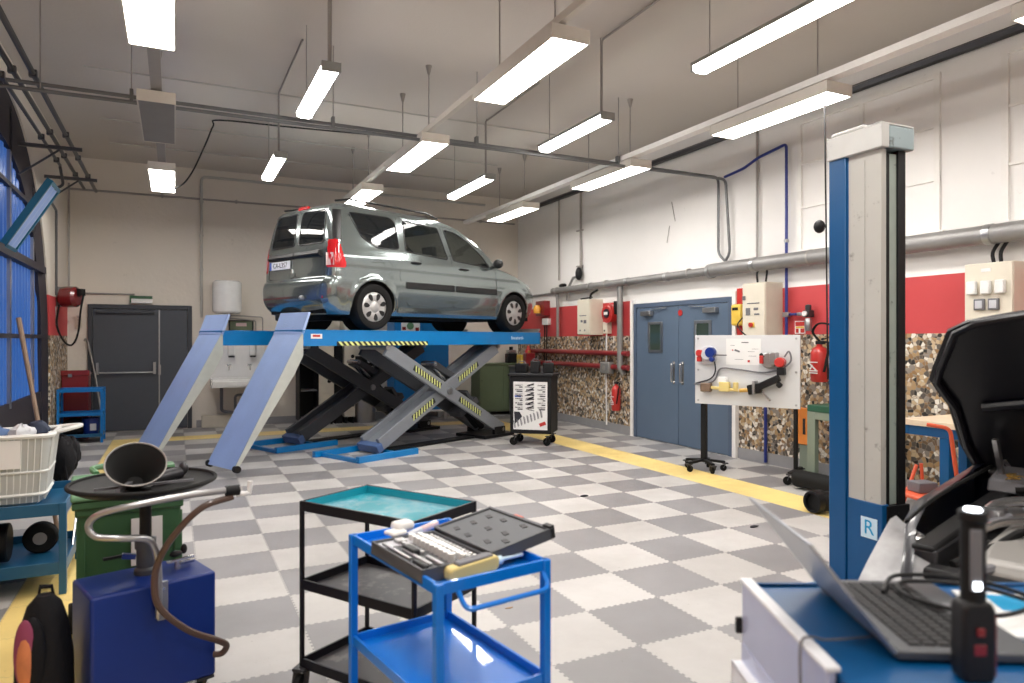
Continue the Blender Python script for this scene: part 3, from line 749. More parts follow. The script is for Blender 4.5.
WL = rnd([(.02, 1.13), (.62, 1.13), (.57, 1.575), (.05, 1.58)], .06)     # rear windows in (y, z); left door
WRr = rnd([(-.07, 1.13), (-.62, 1.13), (-.57, 1.575), (-.08, 1.58)], .06)
def seg_snap(P2, poly, th):
    Q = np.array(poly); best = np.full(len(P2), 1e9); bp = P2.copy()
    for i in range(len(Q)):
        a, b = Q[i-1], Q[i]; d = b-a; L = (d**2).sum()
        if L < 1e-12: continue
        t = np.clip(((P2-a)@d)/L, 0, 1); c = a+t[:, None]*d; r = np.hypot(*(P2-c).T)
        k = r < best; best[k] = r[k]; bp[k] = c[k]
    k = best < th; P2[k] = bp[k]; return P2
def inside(P2, poly):
    Q = np.array(poly); c = np.zeros(len(P2), bool); n = len(Q)
    for i in range(n):
        a, b = Q[i-1], Q[i]
        k = ((a[1] > P2[:, 1]) != (b[1] > P2[:, 1]))
        with np.errstate(divide='ignore', invalid='ignore'):
            x = (b[0]-a[0])*(P2[:, 1]-a[1])/(b[1]-a[1])+a[0]
        c ^= k & (P2[:, 0] < x)
    return c
G = GR.reshape(-1, 3).copy(); col = np.tile(np.arange(NM), NK)
side = (G[:, 1] > .5) & (col > 34) & (col < NM-12)
S = G[side][:, [0, 2]]
for poly in (QW, RW, FW, RD, FD)+tuple(ARC): S = seg_snap(S, poly, .0075)
G[side, 0] = S[:, 0]; G[side, 2] = S[:, 1]
G = G.reshape(NK, NM, 3)
bodies = {k: MB() for k in ('body', 'rear_bumper', 'front_door_r', 'front_door_l', 'rear_door_r', 'rear_door_l', 'side_window', 'rear_window', 'windshield', 'tail_r', 'tail_l', 'tailgate_l', 'tailgate_r', 'pillar')}
cells_c = (G[:-1, :-1]+G[1:, :-1]+G[:-1, 1:]+G[1:, 1:])/4
C2 = cells_c.reshape(-1, 3); XZ = C2[:, [0, 2]]
isside = (C2[:, 1] > .5) & (C2[:, 0] > .02) & (np.tile(np.arange(NM-1), NK-1) > 34)
cj = np.tile(np.arange(NM-1), NK-1)
lab = {}
m_arc = (inside(XZ, ARC[0]) | inside(XZ, ARC[1])) & isside
m_win = [(inside(XZ, p) & isside) for p in (QW, RW, FW)]
m_rd = inside(XZ, RD) & isside; m_fd = inside(XZ, FD) & isside
m_tail = inside(XZ, TLs) & (C2[:, 1] > .70) & (C2[:, 0] < .33)
rear = (cj < 46) & (C2[:, 0] < .5)
m_bump = (C2[:, 2] < .675) & (C2[:, 0] < .42)
m_ws = (cj >= 36+14+230+6) & (C2[:, 2] > 1.13) & (C2[:, 2] < 1.58)
for sgn in (1, -1):                                        # +1 = left side (far), -1 = right side (near camera)
    YZ = np.stack([C2[:, 1]*sgn, C2[:, 2]], 1)
    mrw = (inside(YZ, WL) | inside(YZ, WRr)) & rear & (cj < 40)
    gate = rear & (C2[:, 2] > .68) & (C2[:, 2] < 1.62) & (C2[:, 1] < .69) & (cj < 42)
    key = np.full(len(C2), 'body', dtype='<U14')
    key[m_bump] = 'rear_bumper'; key[gate] = 'tailgate_l' if sgn > 0 else 'tailgate_r'
    key[m_rd] = 'rear_door_l' if sgn > 0 else 'rear_door_r'; key[m_fd] = 'front_door_l' if sgn > 0 else 'front_door_r'
    for mw in m_win: key[mw] = 'side_window'
    key[(cj > 41) & (cj < 50) & (C2[:, 2] > 1.165) & (C2[:, 2] < 1.57)] = 'pillar'; key[mrw] = 'rear_window'; key[m_ws] = 'windshield'; key[m_tail] = 'tail_l' if sgn > 0 else 'tail_r'; key[m_arc] = 'hole'
    key = key.reshape(NK-1, NM-1)
    for nm in bodies:
        idx = np.argwhere(key == nm)
        if not len(idx): continue
        mp = {}; mb = bodies[nm]; base = len(mb.v)
        def vid(a, b):
            k = (int(a), int(b))
            if k not in mp:
                mp[k] = base+len(mp); p = G[a, b]; mb.v.append((float(p[0]), float(p[1])*sgn, float(p[2])))
            return mp[k]
        for a, b in idx:
            q = (vid(a, b), vid(a, b+1), vid(a+1, b+1), vid(a+1, b))
            mb.f.append(q if sgn < 0 else q[::-1]); mb.m.append(0)
top = [tuple(float(c) for c in p) for p in G[-1]]          # roof cap
b_ = bodies['body']
for i in range(len(top)-1):
    p, q = top[i], top[i+1]
    b_.add([p, q, (q[0], -q[1], q[2]), (p[0], -p[1], p[2])], [(0,1,2,3)])
body = bodies['body'].build('body', 'car_silver', car, ang=50)
body['label'] = 'silver grey bodywork'
parts = {'rear_bumper': ('rear_bumper', 'car_silver'), 'tailgate_l': ('tailgate_door', 'car_silver'), 'tailgate_r': ('tailgate_door', 'car_silver'),
 'rear_door_r': ('rear_door', 'car_silver'), 'rear_door_l': ('rear_door', 'car_silver'), 'front_door_r': ('front_door', 'car_silver'), 'front_door_l': ('front_door', 'car_silver'),
 'tail_r': ('tail_light', 'tail_red'), 'tail_l': ('tail_light', 'tail_red'), 'windshield': ('windshield', 'car_glass'), 'pillar': ('pillar_trim', 'car_black')}
PO = {}
for k, (nm, mt) in parts.items(): PO[k] = bodies[k].build(nm, mt, car, ang=50)
# windows, each its own pane: split by x sign and region
def split(mb, fn, name, mt, parent):
    out = MB(); mp = {}
    for f in mb.f:
        c = sum((Vector(mb.v[i]) for i in f), Vector())/len(f)
        if fn(c):
            q = []
            for i in f:
                if i not in mp: mp[i] = len(out.v); out.v.append(mb.v[i])
                q.append(mp[i])
            out.f.append(tuple(q)); out.m.append(0)
    return out.build(name, mt, parent, ang=50)
sw = bodies['side_window']
for s in (-1, 1):
    split(sw, lambda c: c.y*s > 0 and c.x < 1.3, 'quarter_window', 'car_glass_dark', car)
    split(sw, lambda c: c.y*s > 0 and 1.3 < c.x < 2.19, 'door_window', 'car_glass', PO['rear_door_r' if s < 0 else 'rear_door_l'])
    split(sw, lambda c: c.y*s > 0 and c.x > 2.19, 'door_window', 'car_glass', PO['front_door_r' if s < 0 else 'front_door_l'])
split(bodies['rear_window'], lambda c: c.y > -.02, 'rear_window', 'car_glass_dark', PO['tailgate_l'])
split(bodies['rear_window'], lambda c: c.y < -.02, 'rear_window', 'car_glass_dark', PO['tailgate_r'])
# rubber seals and panel gaps
def loop(poly, s, off): return [(x, (ysurf(x, z)+off)*s, z) for x, z in poly]
def rearx(y, z): xr, xf, w, rr, rf = lvl(z); return xr+.035*(y/w)**2
for s in (-1, 1):
    MB().tube(loop(QW, s, .002), .009, 6, closed=True).build('window_seal', 'car_black', car)
    for k, Wp, Dp in (('rear_door', RW, RD), ('front_door', FW, FD)):
        o = PO[k+('_r' if s < 0 else '_l')]
        MB().tube(loop(Wp, s, .002), .010, 6, closed=True).build('window_seal', 'car_black', o)
        MB().tube(loop(Dp, s, -.0035), .0055, 5, closed=True).build('door_gap', 'car_black', o)
    # handles and side mouldings
    for (x0, x1, z), k in (((1.40, 1.56, .955), 'rear_door'), ((2.36, 2.53, .935), 'front_door')):
        MB().tube([(x0, (ysurf(x0, z)+.004)*s, z), (x0+.02, (ysurf(x0, z)+.032)*s, z+.004), (x1-.02, (ysurf(x1, z)+.032)*s, z), (x1, (ysurf(x1, z)+.004)*s, z)], .014, 8).build('door_handle', 'car_black', PO[k+('_r' if s < 0 else '_l')])
    for x0, x1, k in ((1.30, 2.235, 'rear_door'), (2.28, 3.20, 'front_door')):
        P = []; n = 14; ml = MB()
        for i in range(n+1):
            x = x0+(x1-x0)*i/n
            for dz, dy in ((-.05, 0), (-.04, .016), (.04, .016), (.05, 0)): P.append((x, (ysurf(x, .63)+dy)*s, .635+dz))
        ml.add(P, [(4*i+j, 4*i+4+j, 4*i+5+j, 4*i+1+j) for i in range(n) for j in range(3)]+[(0,1,2,3), (4*n, 4*n+1, 4*n+2, 4*n+3)])
        ml.build('side_moulding', 'car_black', PO[k+('_r' if s < 0 else '_l')])
    MB().tube([(.30+i*.23, s*.60, 1.73+(.022 if 0 < i < 8 else -.03)) for i in range(9)], .014, 8).build('roof_rail', 'car_black', car)
    # mirror
    mi = MB(); mi.ball((3.10, s*.985, 1.07), (.055, .10, .075), 12, 8).bar((3.12, s*.82, 1.02), (3.11, s*.93, 1.03), .05, .04)
    mi.build('door_mirror', 'car_black', car)
    # arch liner
    for c in (WR, WF):
        ar = MB(); n = 22; P = []
        for i in range(n+1):
            a = PI*(-.14+1.28*i/n); P += [(c[0]+.357*math.cos(a), s*(ysurf(min(max(c[0]+.357*math.cos(a), .1), 4.2), max(.21, c[1]+.357*math.sin(a)))-.004), c[1]+.357*math.sin(a)), (c[0]+.35*math.cos(a), s*.55, c[1]+.35*math.sin(a))]
        ar.add(P, [(2*i, 2*i+1, 2*i+3, 2*i+2) for i in range(n)])
        ar.cyl((c[0], s*.56, c[1]), (c[0], s*.54, c[1]), .352, 30)
        ar.build('wheel_arch', 'car_under', car)
MB().tube(loop([(.70, .90), (.93, .915), (.93, 1.04), (.70, 1.03)], -1, -.002), .004, 5, closed=True).build('fuel_flap', 'car_black', car)
# tail light clear bands, third brake light, reflector
for s in (-1, 1):
    o = PO['tail_r' if s < 0 else 'tail_l']
    cl = MB()
    for z0, z1 in ((.83, .99),):
        P = []
        for i in range(7):
            x = .078+.055*i/6
            for z in (z0, z1): P.append((x, s*(ysurf(x, z)+.004), z))
        cl.add(P, [(2*i, 2*i+2, 2*i+3, 2*i+1) for i in range(6)])
    cl.build('reversing_lens', 'tail_clear', o, recalc=False)
    MB().box((.045, s*.62, .43), (.03, .17, .045)).build('reflector', 'tail_red', PO['rear_bumper'], bevel=.006)
MB().box((.225, 0, 1.655), (.05, .22, .025), rot=roty(-50)).build('brake_light', 'tail_red', car, bevel=.005)
tl, tr_ = PO['tailgate_l'], PO['tailgate_r']
for poly, o in ((WL, tl), (WRr, tr_)):
    MB().tube([(rearx(y, z)-.002, y, z) for y, z in poly], .011, 6, closed=True).build('window_seal', 'car_black', o)
for poly, o in ((rnd([(-.02, .70), (.66, .70), (.64, 1.0), (.60, 1.60), (-.02, 1.61)], .04), tl), (rnd([(-.03, .70), (-.66, .70), (-.64, 1.0), (-.60, 1.60), (-.03, 1.61)], .04), tr_)):
    MB().tube([(rearx(y, z)+.003, y, z) for y, z in poly], .006, 5, closed=True).build('door_gap', 'car_black', o)
tb = MB()
for y0, y1 in ((-.02, .60), (-.60, -.03)):
    tb.prism([(rearx(0, .98)-.02, .955), (rearx(0, .98)-.045, .985), (rearx(0, .98)-.03, 1.035), (rearx(0, .98)+.03, 1.04), (rearx(0, .98)+.03, .95)], y0, y1, 'xz')
tb.build('trim_bar', 'car_black', tl, bevel=.006)
pl = MB().box((.062, .33, .885), (.012, .50, .11)).build('licence_plate', 'plate_white', tl, bevel=.003)
MB().box((.054, .555, .885), (.003, .042, .108)).build('plate_band', 'plate_blue', pl)
text('CA-L357', .095, 'plate_text', 'ink', pl, (.0545, .32, .885), (90, 0, -90))
MB().prism([(-.03, 0), (.03, 0), (0, .06)], .05, .06, 'yz').build('badge', 'chrome', tl).location = (.012, .05, .76)
MB().ball((0, -.30, .42), (.05, .035, .035)).build('tow_hook_cover', 'headlamp_chrome', PO['rear_bumper'])
# interior and underside
MB().b2((.35, -.74, .30), (3.3, .74, .36)).b2((.3, -.80, .36), (.33, .80, .95)).b2((3.2, -.74, .3), (3.35, .74, 1.0)).b2((.4, -.79, .4), (3.2, -.765, .99)).b2((.4, .765, .4), (3.2, .79, .99)).b2((.5, -.52, 1.655), (2.2, .52, 1.665)).build('interior_lining', 'car_under', car)
for x, ys in ((2.45, (-.36, .36)), (1.55, (-.42, 0, .42)), (.95, (-.36, .36))):
    for y in ys:
        wd = .48 if len(ys) == 2 else .40
        st = MB().box((x+.12, y, .58), (.50, wd, .16), rot=roty(-6)).box((x-.14, y, .84), (.13, wd, .56), rot=roty(-14))
        st.box((x-.25, y, 1.22), (.09, .24, .17), rot=roty(-10)).bar((x-.21, y, 1.08), (x-.24, y, 1.2), .03, .03)
        st.build('car_seat', 'seat_cloth', car, bevel=.04, seg=3)
MB().tube([(2.98+.0*math.cos(2*PI*i/20)+.05*math.sin(2*PI*i/20), .36+.18*math.cos(2*PI*i/20), .98+.17*math.sin(2*PI*i/20)) for i in range(20)], .014, 6, closed=True).build('steering_wheel', 'car_black', car)
un = MB().b2((.25, -.70, .19), (4.2, .70, .30)).b2((.1, -.62, .22), (.4, .62, .36)).cyl((.75, -.62, .28), (.75, .62, .28), .04).cyl((.15, -.15, .17), (1.3, .05, .17), .035, 12).b2((.18, -.45, .13), (.5, .1, .24)).cyl((1.3, .05, .17), (3.4, .1, .17), .03)
un.b2((1.35, -.72, .16), (2.9, .72, .22))
un.build('underbody', 'car_under', car, bevel=.01)
MB().cyl((.28, .25, .13), (.28, .25, .22), .29, 28).build('spare_wheel', 'rubber', car, bevel=.02)
def car_wheel(x, s):
    tire = MB(); rt = Matrix.Rotation(-PI/2*s, 3, 'X')
    tire.lathe([(.205, .0), (.215, .015), (.262, .025), (.295, .018), (.308, -.005), (.311, -.05), (.311, -.13), (.308, -.175), (.29, -.195), (.21, -.19), (.205, .0)], (0, 0, 0), 44, 0, rt)
    w = tire.build('wheel', 'rubber', car, loc=(x, s*.845, .31)); w['label'] = 'wheel with silver hubcap'
    hc = MB().lathe([(0, .020), (.05, .022), (.075, .006), (.12, .016), (.175, .012), (.20, .0), (.212, -.01), (.19, -.03)], (0, 0, 0), 40, 0, rt)
    hc.build('hubcap', 'hubcap', w)
    hl = MB()
    for k in range(7):
        a = 2*PI*k/7+.3; c = Vector((math.cos(a)*.138, math.sin(a)*.138, .019)); u = Vector((math.cos(a), math.sin(a), 0)); v = Vector((-math.sin(a), math.cos(a), 0))
        vs = [rt @ (c+u*(.048*math.cos(t))+v*(.031*math.sin(t)*(1+.35*math.cos(t)))) for t in [2*PI*i/14 for i in range(14)]]
        vs2 = [p-(rt @ Vector((0, 0, .006))) for p in vs]
        hl.add(vs+vs2, [tuple(range(14)), tuple(range(27, 13, -1))]+[(i, (i+1) % 14, 14+(i+1) % 14, 14+i) for i in range(14)])
    each(hl, 'hubcap_slot', 'car_black', w)
    bd = MB().cyl(rt @ Vector((0, 0, -.03)), rt @ Vector((0, 0, -.15)), .2, 24).build('brake_disc', 'silver_dark', w)
for x in (WR[0], WF[0]):
    for s in (-1, 1): car_wheel(x, s)
for s in (-1, 1): MB().ball((4.10, s*.62, .76), (.18, .15, .09)).build('headlight', 'headlamp_chrome', car)

# ------------------------------------------------------------------ scissor lift, two runways
def scissor(y0, label, near, x0=0):
    sx = .30
    t = thing('scissor_lift', label, 'car lift', lw(x0, y0), LA)
    W = .62
    m = MB().b2((0, 0, 1.655), (4.67, W, 1.68)).b2((0, 0, 1.48), (4.67, .03, 1.67)).b2((0, W-.03, 1.48), (4.67, W, 1.67)).b2((0, 0, 1.48), (.03, W, 1.67)).b2((4.64, 0, 1.50), (4.67, W, 1.67)).b2((.03, .03, 1.60), (4.64, W-.03, 1.655))
    pf = m.build('platform', 'lift_blue', t, bevel=.004)
    hz = MB(); x = .52; hz.b2((.50, -.004, 1.482), (2.05, .0, 1.535), 1)
    while x < 2.0:
        hz.prism([(x+.045, 1.482), (x+.085, 1.482), (x+.035, 1.535), (x-.005, 1.535)], -.007, -.003, 'xz', 0); x += .085
    if near: hz.build('hazard_stripe', ['hazard_yellow', 'hazard_black'], pf, smooth=False)
    if near: MB().b2((.12, -.005, 1.57), (.28, .0, 1.63)).build('sticker', 'paper', pf); MB().b2((.145, -.008, 1.592), (.25, -.004, 1.618)).build('sticker_print', 'red_paint', pf)
    # wheel stop plate at the front end
    MB().prism([(4.35, 1.68), (4.67, 1.68), (4.72, 1.74), (4.70, 1.745), (4.62, 1.70)], .04, W-.04, 'xz').build('wheel_stop', 'galvanised', t)
    # arms
    A0, A1 = Vector((1.28, 0, .13)), Vector((3.66, 0, 1.43)); B0, B1 = Vector((3.70, 0, .12)), Vector((1.32, 0, 1.43))
    def flange(a, b, ya, yb, h=.185): 
        return MB().bar((a.x, (ya+yb)/2, a.z), (b.x, (ya+yb)/2, b.z), abs(yb-ya), h, up=(0, 0, 1))
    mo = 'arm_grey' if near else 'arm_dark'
    ma = flange(A0, A1, .10, .16); ma2 = flange(A0, A1, .44, .50)
    for q in (ma2,): ma.add(q.v, q.f)
    q = MB().bar((A0.x+.02, .30, A0.z-.01), (A1.x, .30, A1.z-.01), .3, .05); ma.add(q.v, q.f)
    a_ = ma.build('scissor_arm', mo, t, bevel=.006)
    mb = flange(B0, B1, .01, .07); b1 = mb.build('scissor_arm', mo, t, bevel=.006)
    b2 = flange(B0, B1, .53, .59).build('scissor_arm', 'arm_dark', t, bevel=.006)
    # hazard decals: parallelograms along the arms
    def decal(a, b, t0, t1, y, flip):
        d = MB(); D = (b-a); Ld = D.length; D.normalize(); Nn = Vector((-D.z, 0, D.x))
        c0 = a+D*(t0*Ld); c1 = a+D*(t1*Ld)
        q = [c0-Nn*.04, c1-Nn*.04, c1+Nn*.04, c0+Nn*.04]
        d.add([(p.x, y, p.z) for p in q]+[(p.x, y+.003, p.z) for p in q], [(0,1,2,3), (7,6,5,4), (0,4,5,1), (1,5,6,2), (2,6,7,3), (3,7,4,0)], 1)
        s = .03; L2 = (t1-t0)*Ld
        while s < L2-.03:
            k = .02 if flip else -.02
            q = [c0+D*(s-.015-k)-Nn*.038, c0+D*(s+.01-k)-Nn*.038, c0+D*(s+.01+k)+Nn*.038, c0+D*(s-.015+k)+Nn*.038]
            d.add([(p.x, y-.002, p.z) for p in q]+[(p.x, y, p.z) for p in q], [(0,1,2,3), (7,6,5,4), (0,4,5,1), (1,5,6,2), (2,6,7,3), (3,7,4,0)], 0); s += .058
        return d
    if near:
        for args in ((A0, A1, .24, .42, .097), (A0, A1, .63, .81, .097)):
            decal(*args, True).build('hazard_stripe', ['hazard_yellow', 'hazard_black'], a_, smooth=False)
        for args in ((B0, B1, .22, .42, .007), (B0, B1, .58, .80, .007)):
            decal(*args, False).build('hazard_stripe', ['hazard_yellow', 'hazard_black'], b1, smooth=False)
    MB().box((A0.x-.02, .30, A0.z-.04), (.10, .44, .12), rot=roty(-26)).build('arm_end_cap', 'end_cap_blue', t, bevel=.01)
    # pivot, hydraulic rams, cross tubes
    Pm = Vector((2.49, 0, .80))
    pv = MB().cyl((Pm.x, -.02, Pm.z), (Pm.x, .62, Pm.z), .045, 20).cyl((A1.x, .06, A1.z+.02), (A1.x, .55, A1.z+.02), .03).cyl((B1.x, 0, B1.z+.02), (B1.x, .6, B1.z+.02), .03).cyl((B0.x, 0, B0.z), (B0.x, .6, B0.z), .03)
    each(pv, 'pivot_pin', 'steel', t)
    MB().cyl((3.45, .24, .16), (2.62, .24, .95), .05, 14).cyl((3.45, .36, .16), (2.62, .36, .95), .05, 14).build('hydraulic_ram', 'black_metal', t)
    MB().cyl((2.62, .24, .95), (2.35, .24, 1.2), .03, 12).cyl((2.62, .36, .95), (2.35, .36, 1.2), .03, 12).cyl((2.35, .16, 1.2), (2.35, .44, 1.2), .035).build('ram_rod', 'chrome', t)
    MB().bar((2.9, .3, .40), (3.28, .3, .62), .26, .10).bar((3.05, .3, .75), (3.35, .3, .40), .22, .06).bar((2.35, .3, 1.2), (2.75, .3, 1.0), .26, .10).build('torsion_bracket', 'arm_dark', t, bevel=.008)
    # base
    MB().b2((.36+sx, -.24, .0), (1.66, -.17, .08)).b2((.26+sx, .56, .0), (1.50, .63, .08)).b2((.36+sx, -.17, 0), (.42+sx, .56, .05)).b2((1.40, -.17, 0), (1.46, .56, .04)).build('base_rail', 'lift_blue', t, bevel=.005)
    MB().b2((3.25, -.02, 0), (3.95, .63, .05)).b2((3.5, 0, .05), (3.75, .06, .17)).b2((3.5, .56, .05), (3.75, .62, .17)).b2((1.30, .2, 0), (3.25, .42, .03)).build('base_plate', 'black_metal', t, bevel=.005)
    # hanging ramp and upturned flap
    rp = MB()
    K = Vector((.0, 0, 1.64)); F = Vector((-.87, 0, .11)); D = (F-K); Lr = D.length; D.normalize(); Nn = Vector((-D.z, 0, D.x))  # outward (away from platform)
    if Nn.x > 0: Nn = -Nn
    def pt(s, n, y): p = K+D*s+Nn*n; return (p.x, y, p.z)
    rp.add([pt(0, 0, .0), pt(Lr, 0, 0), pt(Lr, 0, W), pt(0, 0, W), pt(0, -.02, 0), pt(Lr, -.02, 0), pt(Lr, -.02, W), pt(0, -.02, W)], [(0,1,2,3), (7,6,5,4), (0,4,5,1), (2,6,7,3), (1,5,6,2), (3,7,4,0)])
    ramp = rp.build('ramp', 'ramp_window_blue', t, smooth=False)
    sd = MB()
    for y in (.0, W-.012):
        q = [pt(0, 0, 0), pt(.02, -.03, 0), pt(.23, -.15, 0), pt(.5, -.155, 0), pt(Lr, -.04, 0), pt(Lr, 0, 0)]
        sd.prism([(p[0], p[2]) for p in q], y-.001, y+.013, 'xz')
    sd.build('ramp_side', 'ramp_side', ramp, bevel=.002)
    MB().add([(-.012, 0, 1.63), (-.012, W, 1.63), (.09, W, 1.895), (.09, 0, 1.895), (.02, 0, 1.615), (.02, W, 1.615), (.12, W, 1.89), (.12, 0, 1.89)], [(0,1,2,3), (7,6,5,4), (0,4,5,1), (1,5,6,2), (2,6,7,3), (3,7,4,0)]).build('ramp_flap', 'ramp_window_blue', ramp, smooth=False)
    each(MB().cyl(pt(Lr-.02, -.03, -.03), pt(Lr-.02, -.03, .03), .04, 16).cyl(pt(Lr-.02, -.03, W-.03), pt(Lr-.02, -.03, W+.03), .04, 16), 'roller', 'rubber', ramp)
    return t
s1 = scissor(0, 'near runway of the blue scissor lift, with yellow and black striped grey arms', True)
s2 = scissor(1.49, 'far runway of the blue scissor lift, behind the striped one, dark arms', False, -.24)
for ch in s1.children:
    if ch.name.startswith('platform'):
        text('Beissbarth', .075, 'maker_name', 'sticker_pale', ch, (4.05, -.002, 1.585), (90, 0, 0))
# ------------------------------------------------------------------ back wall furniture
t = thing('water_heater', 'white cylindrical water heater on the back wall above the basin', 'water heater', (.83, 13.30, 2.02))
MB().lathe([(0, 0), (.20, 0), (.235, .03), (.24, .08), (.24, .50), (.235, .55), (.2, .575), (0, .58)], n=32).build('tank', 'white_enamel', t)
MB().b2((-.06, -.05, -.06), (.06, .12, 0)).build('valve_block', 'dull_pipe', t)
MB().tube(rounded([(-.04, 0, -.06), (-.30, .1, -.06), (-.36, .2, -.3)], .05), .016, 8).tube(rounded([(.05, 0, -.03), (.62, .22, -.05), (.62, .22, -.45)], .04), .01, 6).tube(rounded([(.05, .02, -.08), (.5, .22, -.12), (.5, .22, -.45)], .04), .009, 6).build('pipe', 'dull_pipe', t)
t = thing('framed_notice', 'small dark framed notice above the basin', 'picture', (1.08, 13.54, 1.81))
MB().b2((-.21, -.03, -.10), (.21, 0, .10)).build('frame', 'black_plastic', t, bevel=.004)
MB().b2((-.185, -.034, -.08), (.185, -.03, .08)).build('print', 'green_metal', t); MB().b2((-.09, -.037, -.01), (.09, -.034, .05)).build('print_band', 'tail_clear', t)
for i, x in enumerate((.91, 1.27)):
    t = thing('soap_dispenser', ['white wall dispenser above the basin, left one', 'white wall dispenser above the basin, right one'][i], 'soap dispenser', (x, 13.5, 1.24), 0, 'dispensers above the basin')
    MB().b2((-.06, -.08, .03), (.06, .05, .22)).build('casing', 'white_plastic', t, bevel=.012); MB().b2((-.05, -.12, 0), (.05, -.03, .03)).build('lever', 'silver_dark', t, bevel=.005)
t = thing('wash_basin', 'wide white wall basin with backsplash behind the blue-lit ramps', 'sink', (1.02, 13.54, .74))
b = MB().b2((-.46, -.60, .0), (.46, -.56, .10)).b2((-.46, -.60, 0), (-.42, 0, .12)).b2((.42, -.60, 0), (.46, 0, .12)).b2((-.46, -.58, 0), (.46, 0, .04)).b2((-.46, -.05, 0), (.46, 0, .14)).b2((-.46, -.10, .04), (.46, -.05, .10))
b.build('bowl', 'white_enamel', t, bevel=.012)
MB().b2((-.46, -.02, .14), (.46, 0, .70)).build('backsplash', 'white_enamel', t, bevel=.004)
for x in (-.15, .2): MB().tube(smoothpath([(x, -.02, .32), (x, -.14, .34), (x, -.18, .27)], 4), .012, 8).box((x, -.03, .36), (.07, .05, .03)).build('tap', 'chrome', t, bevel=.004)
MB().tube(rounded([(-.28, -.2, 0), (-.28, -.2, -.45), (-.05, -.2, -.48), (-.05, -.2, -.72)], .06), .028, 10).tube(rounded([(.3, -.15, -.15), (-.05, -.15, -.18), (-.05, -.15, -.6)], .05), .024, 8).build('waste_pipe', 'ink_grey', t)
tag(MB().b2((-.30, -.10, 0), (.30, 0, .22)).build('skirting_box', 'cream_side', loc=(.72, 13.52, .0), bevel=.008), 'low beige pipe box on the floor under the basin', 'pipe box')
# sign
t = thing('exit_sign', 'small green and white exit light above the grey door', 'exit sign', (-.52, 13.53, 2.18))
MB().b2((-.17, -.05, 0), (.17, 0, .11)).build('casing', 'white_plastic', t, bevel=.006)
MB().b2((-.17, -.055, .075), (.17, -.0, .125)).b2((-.17, -.053, .0), (-.15, -.05, .11)).build('green_band', 'exit_green', t)
MB().prism([(.04, .045), (.09, .045), (.09, .03), (.12, .055), (.09, .08), (.09, .065), (.04, .065)], -.06, -.055, 'xz').build('arrow', 'white_plastic', t)
t = thing('light_switch', 'small four-gang switch strip beside the grey door', 'switch', (-1.43, 13.53, 1.76))
MB().b2((-.04, -.03, 0), (.04, 0, .2)).build('plate', 'cream_side', t, bevel=.003)
for z in (.03, .08, .125, .17): MB().b2((-.022, -.038, z-.014), (.022, -.03, z+.014)).build('switch_button', 'dull_pipe', t)
# lockers
t = thing('open_rack', 'black open rack at the left end of the cream lockers', 'rack', (2.19, 13.2, 0))
MB().b2((-.17, -.22, .08), (-.145, .22, 1.9)).b2((.145, -.22, .08), (.17, .22, 1.9)).b2((-.17, .20, .08), (.17, .22, 1.9)).build('casing', 'black_metal', t)
MB().b2((-.145, -.22, .1), (.145, .2, .12)).b2((-.145, -.22, .62), (.145, .2, .64)).b2((-.145, -.22, 1.15), (.145, .2, 1.17)).b2((-.145, -.22, 1.86), (.145, .2, 1.9)).build('shelf', 'ink_grey', t)
def locker(x, label, nd=4, w=.28):
    t = thing('locker', label, 'locker', (x, 13.2, 0), 0, 'cream lockers behind the lift')
    MB().b2((-w/2, -.2, .12), (w/2, .22, 1.92)).build('cabinet_body', 'cream_metal', t, bevel=.004)
    each(MB().b2((-w/2+.02, -.18, 0), (-w/2+.05, .2, .12)).b2((w/2-.05, -.18, 0), (w/2-.02, .2, .12)), 'foot', 'black_metal', t)
    h = 1.8/nd
    for i in range(nd):
        z = .12+h*i; dr = MB().b2((-w/2+.008, -.215, z+.008), (w/2-.008, -.2, z+h-.008)).build('locker_door', 'cream_metal', t, bevel=.003)
        MB().cyl((.05, -.22, z+h*.5), (.05, -.21, z+h*.5), .035, 18).build('finger_hole', 'black_plastic', dr)
locker(2.50, 'cream locker column between two dark gaps, left one')
locker(2.93, 'cream locker column, right one, left of the black wall box', 4, .20)
tag(MB().b2((-.07, -.15, .0), (.07, .2, 1.7)).build('dark_locker', 'black_metal', loc=(2.735, 13.2, 0), bevel=.005), 'narrow black locker between the two cream columns', 'locker')
t = thing('wall_box', 'long black wall box with a round light dial', 'wall box', (3.27, 13.5, 1.04)); MB().b2((-.26, -.12, 0), (.26, .05, .20)).build('casing', 'black_plastic', t, bevel=.05, seg=4)
MB().cyl((.12, -.125, .1), (.12, -.115, .1), .035, 18).build('dial', 'white_plastic', t)
t = thing('waste_bin', 'grey metal bin on the floor under the black wall box', 'bin', (3.24, 13.15, 0)); MB().lathe([(0, 0), (.2, 0), (.21, .3), (.20, .42), (.15, .47), (0, .48)], n=24).build('drum', 'steel', t); MB().lathe([(.18, .44), (.215, .44), (.215, .40)], n=24).build('lid_rim', 'dull_pipe', t)
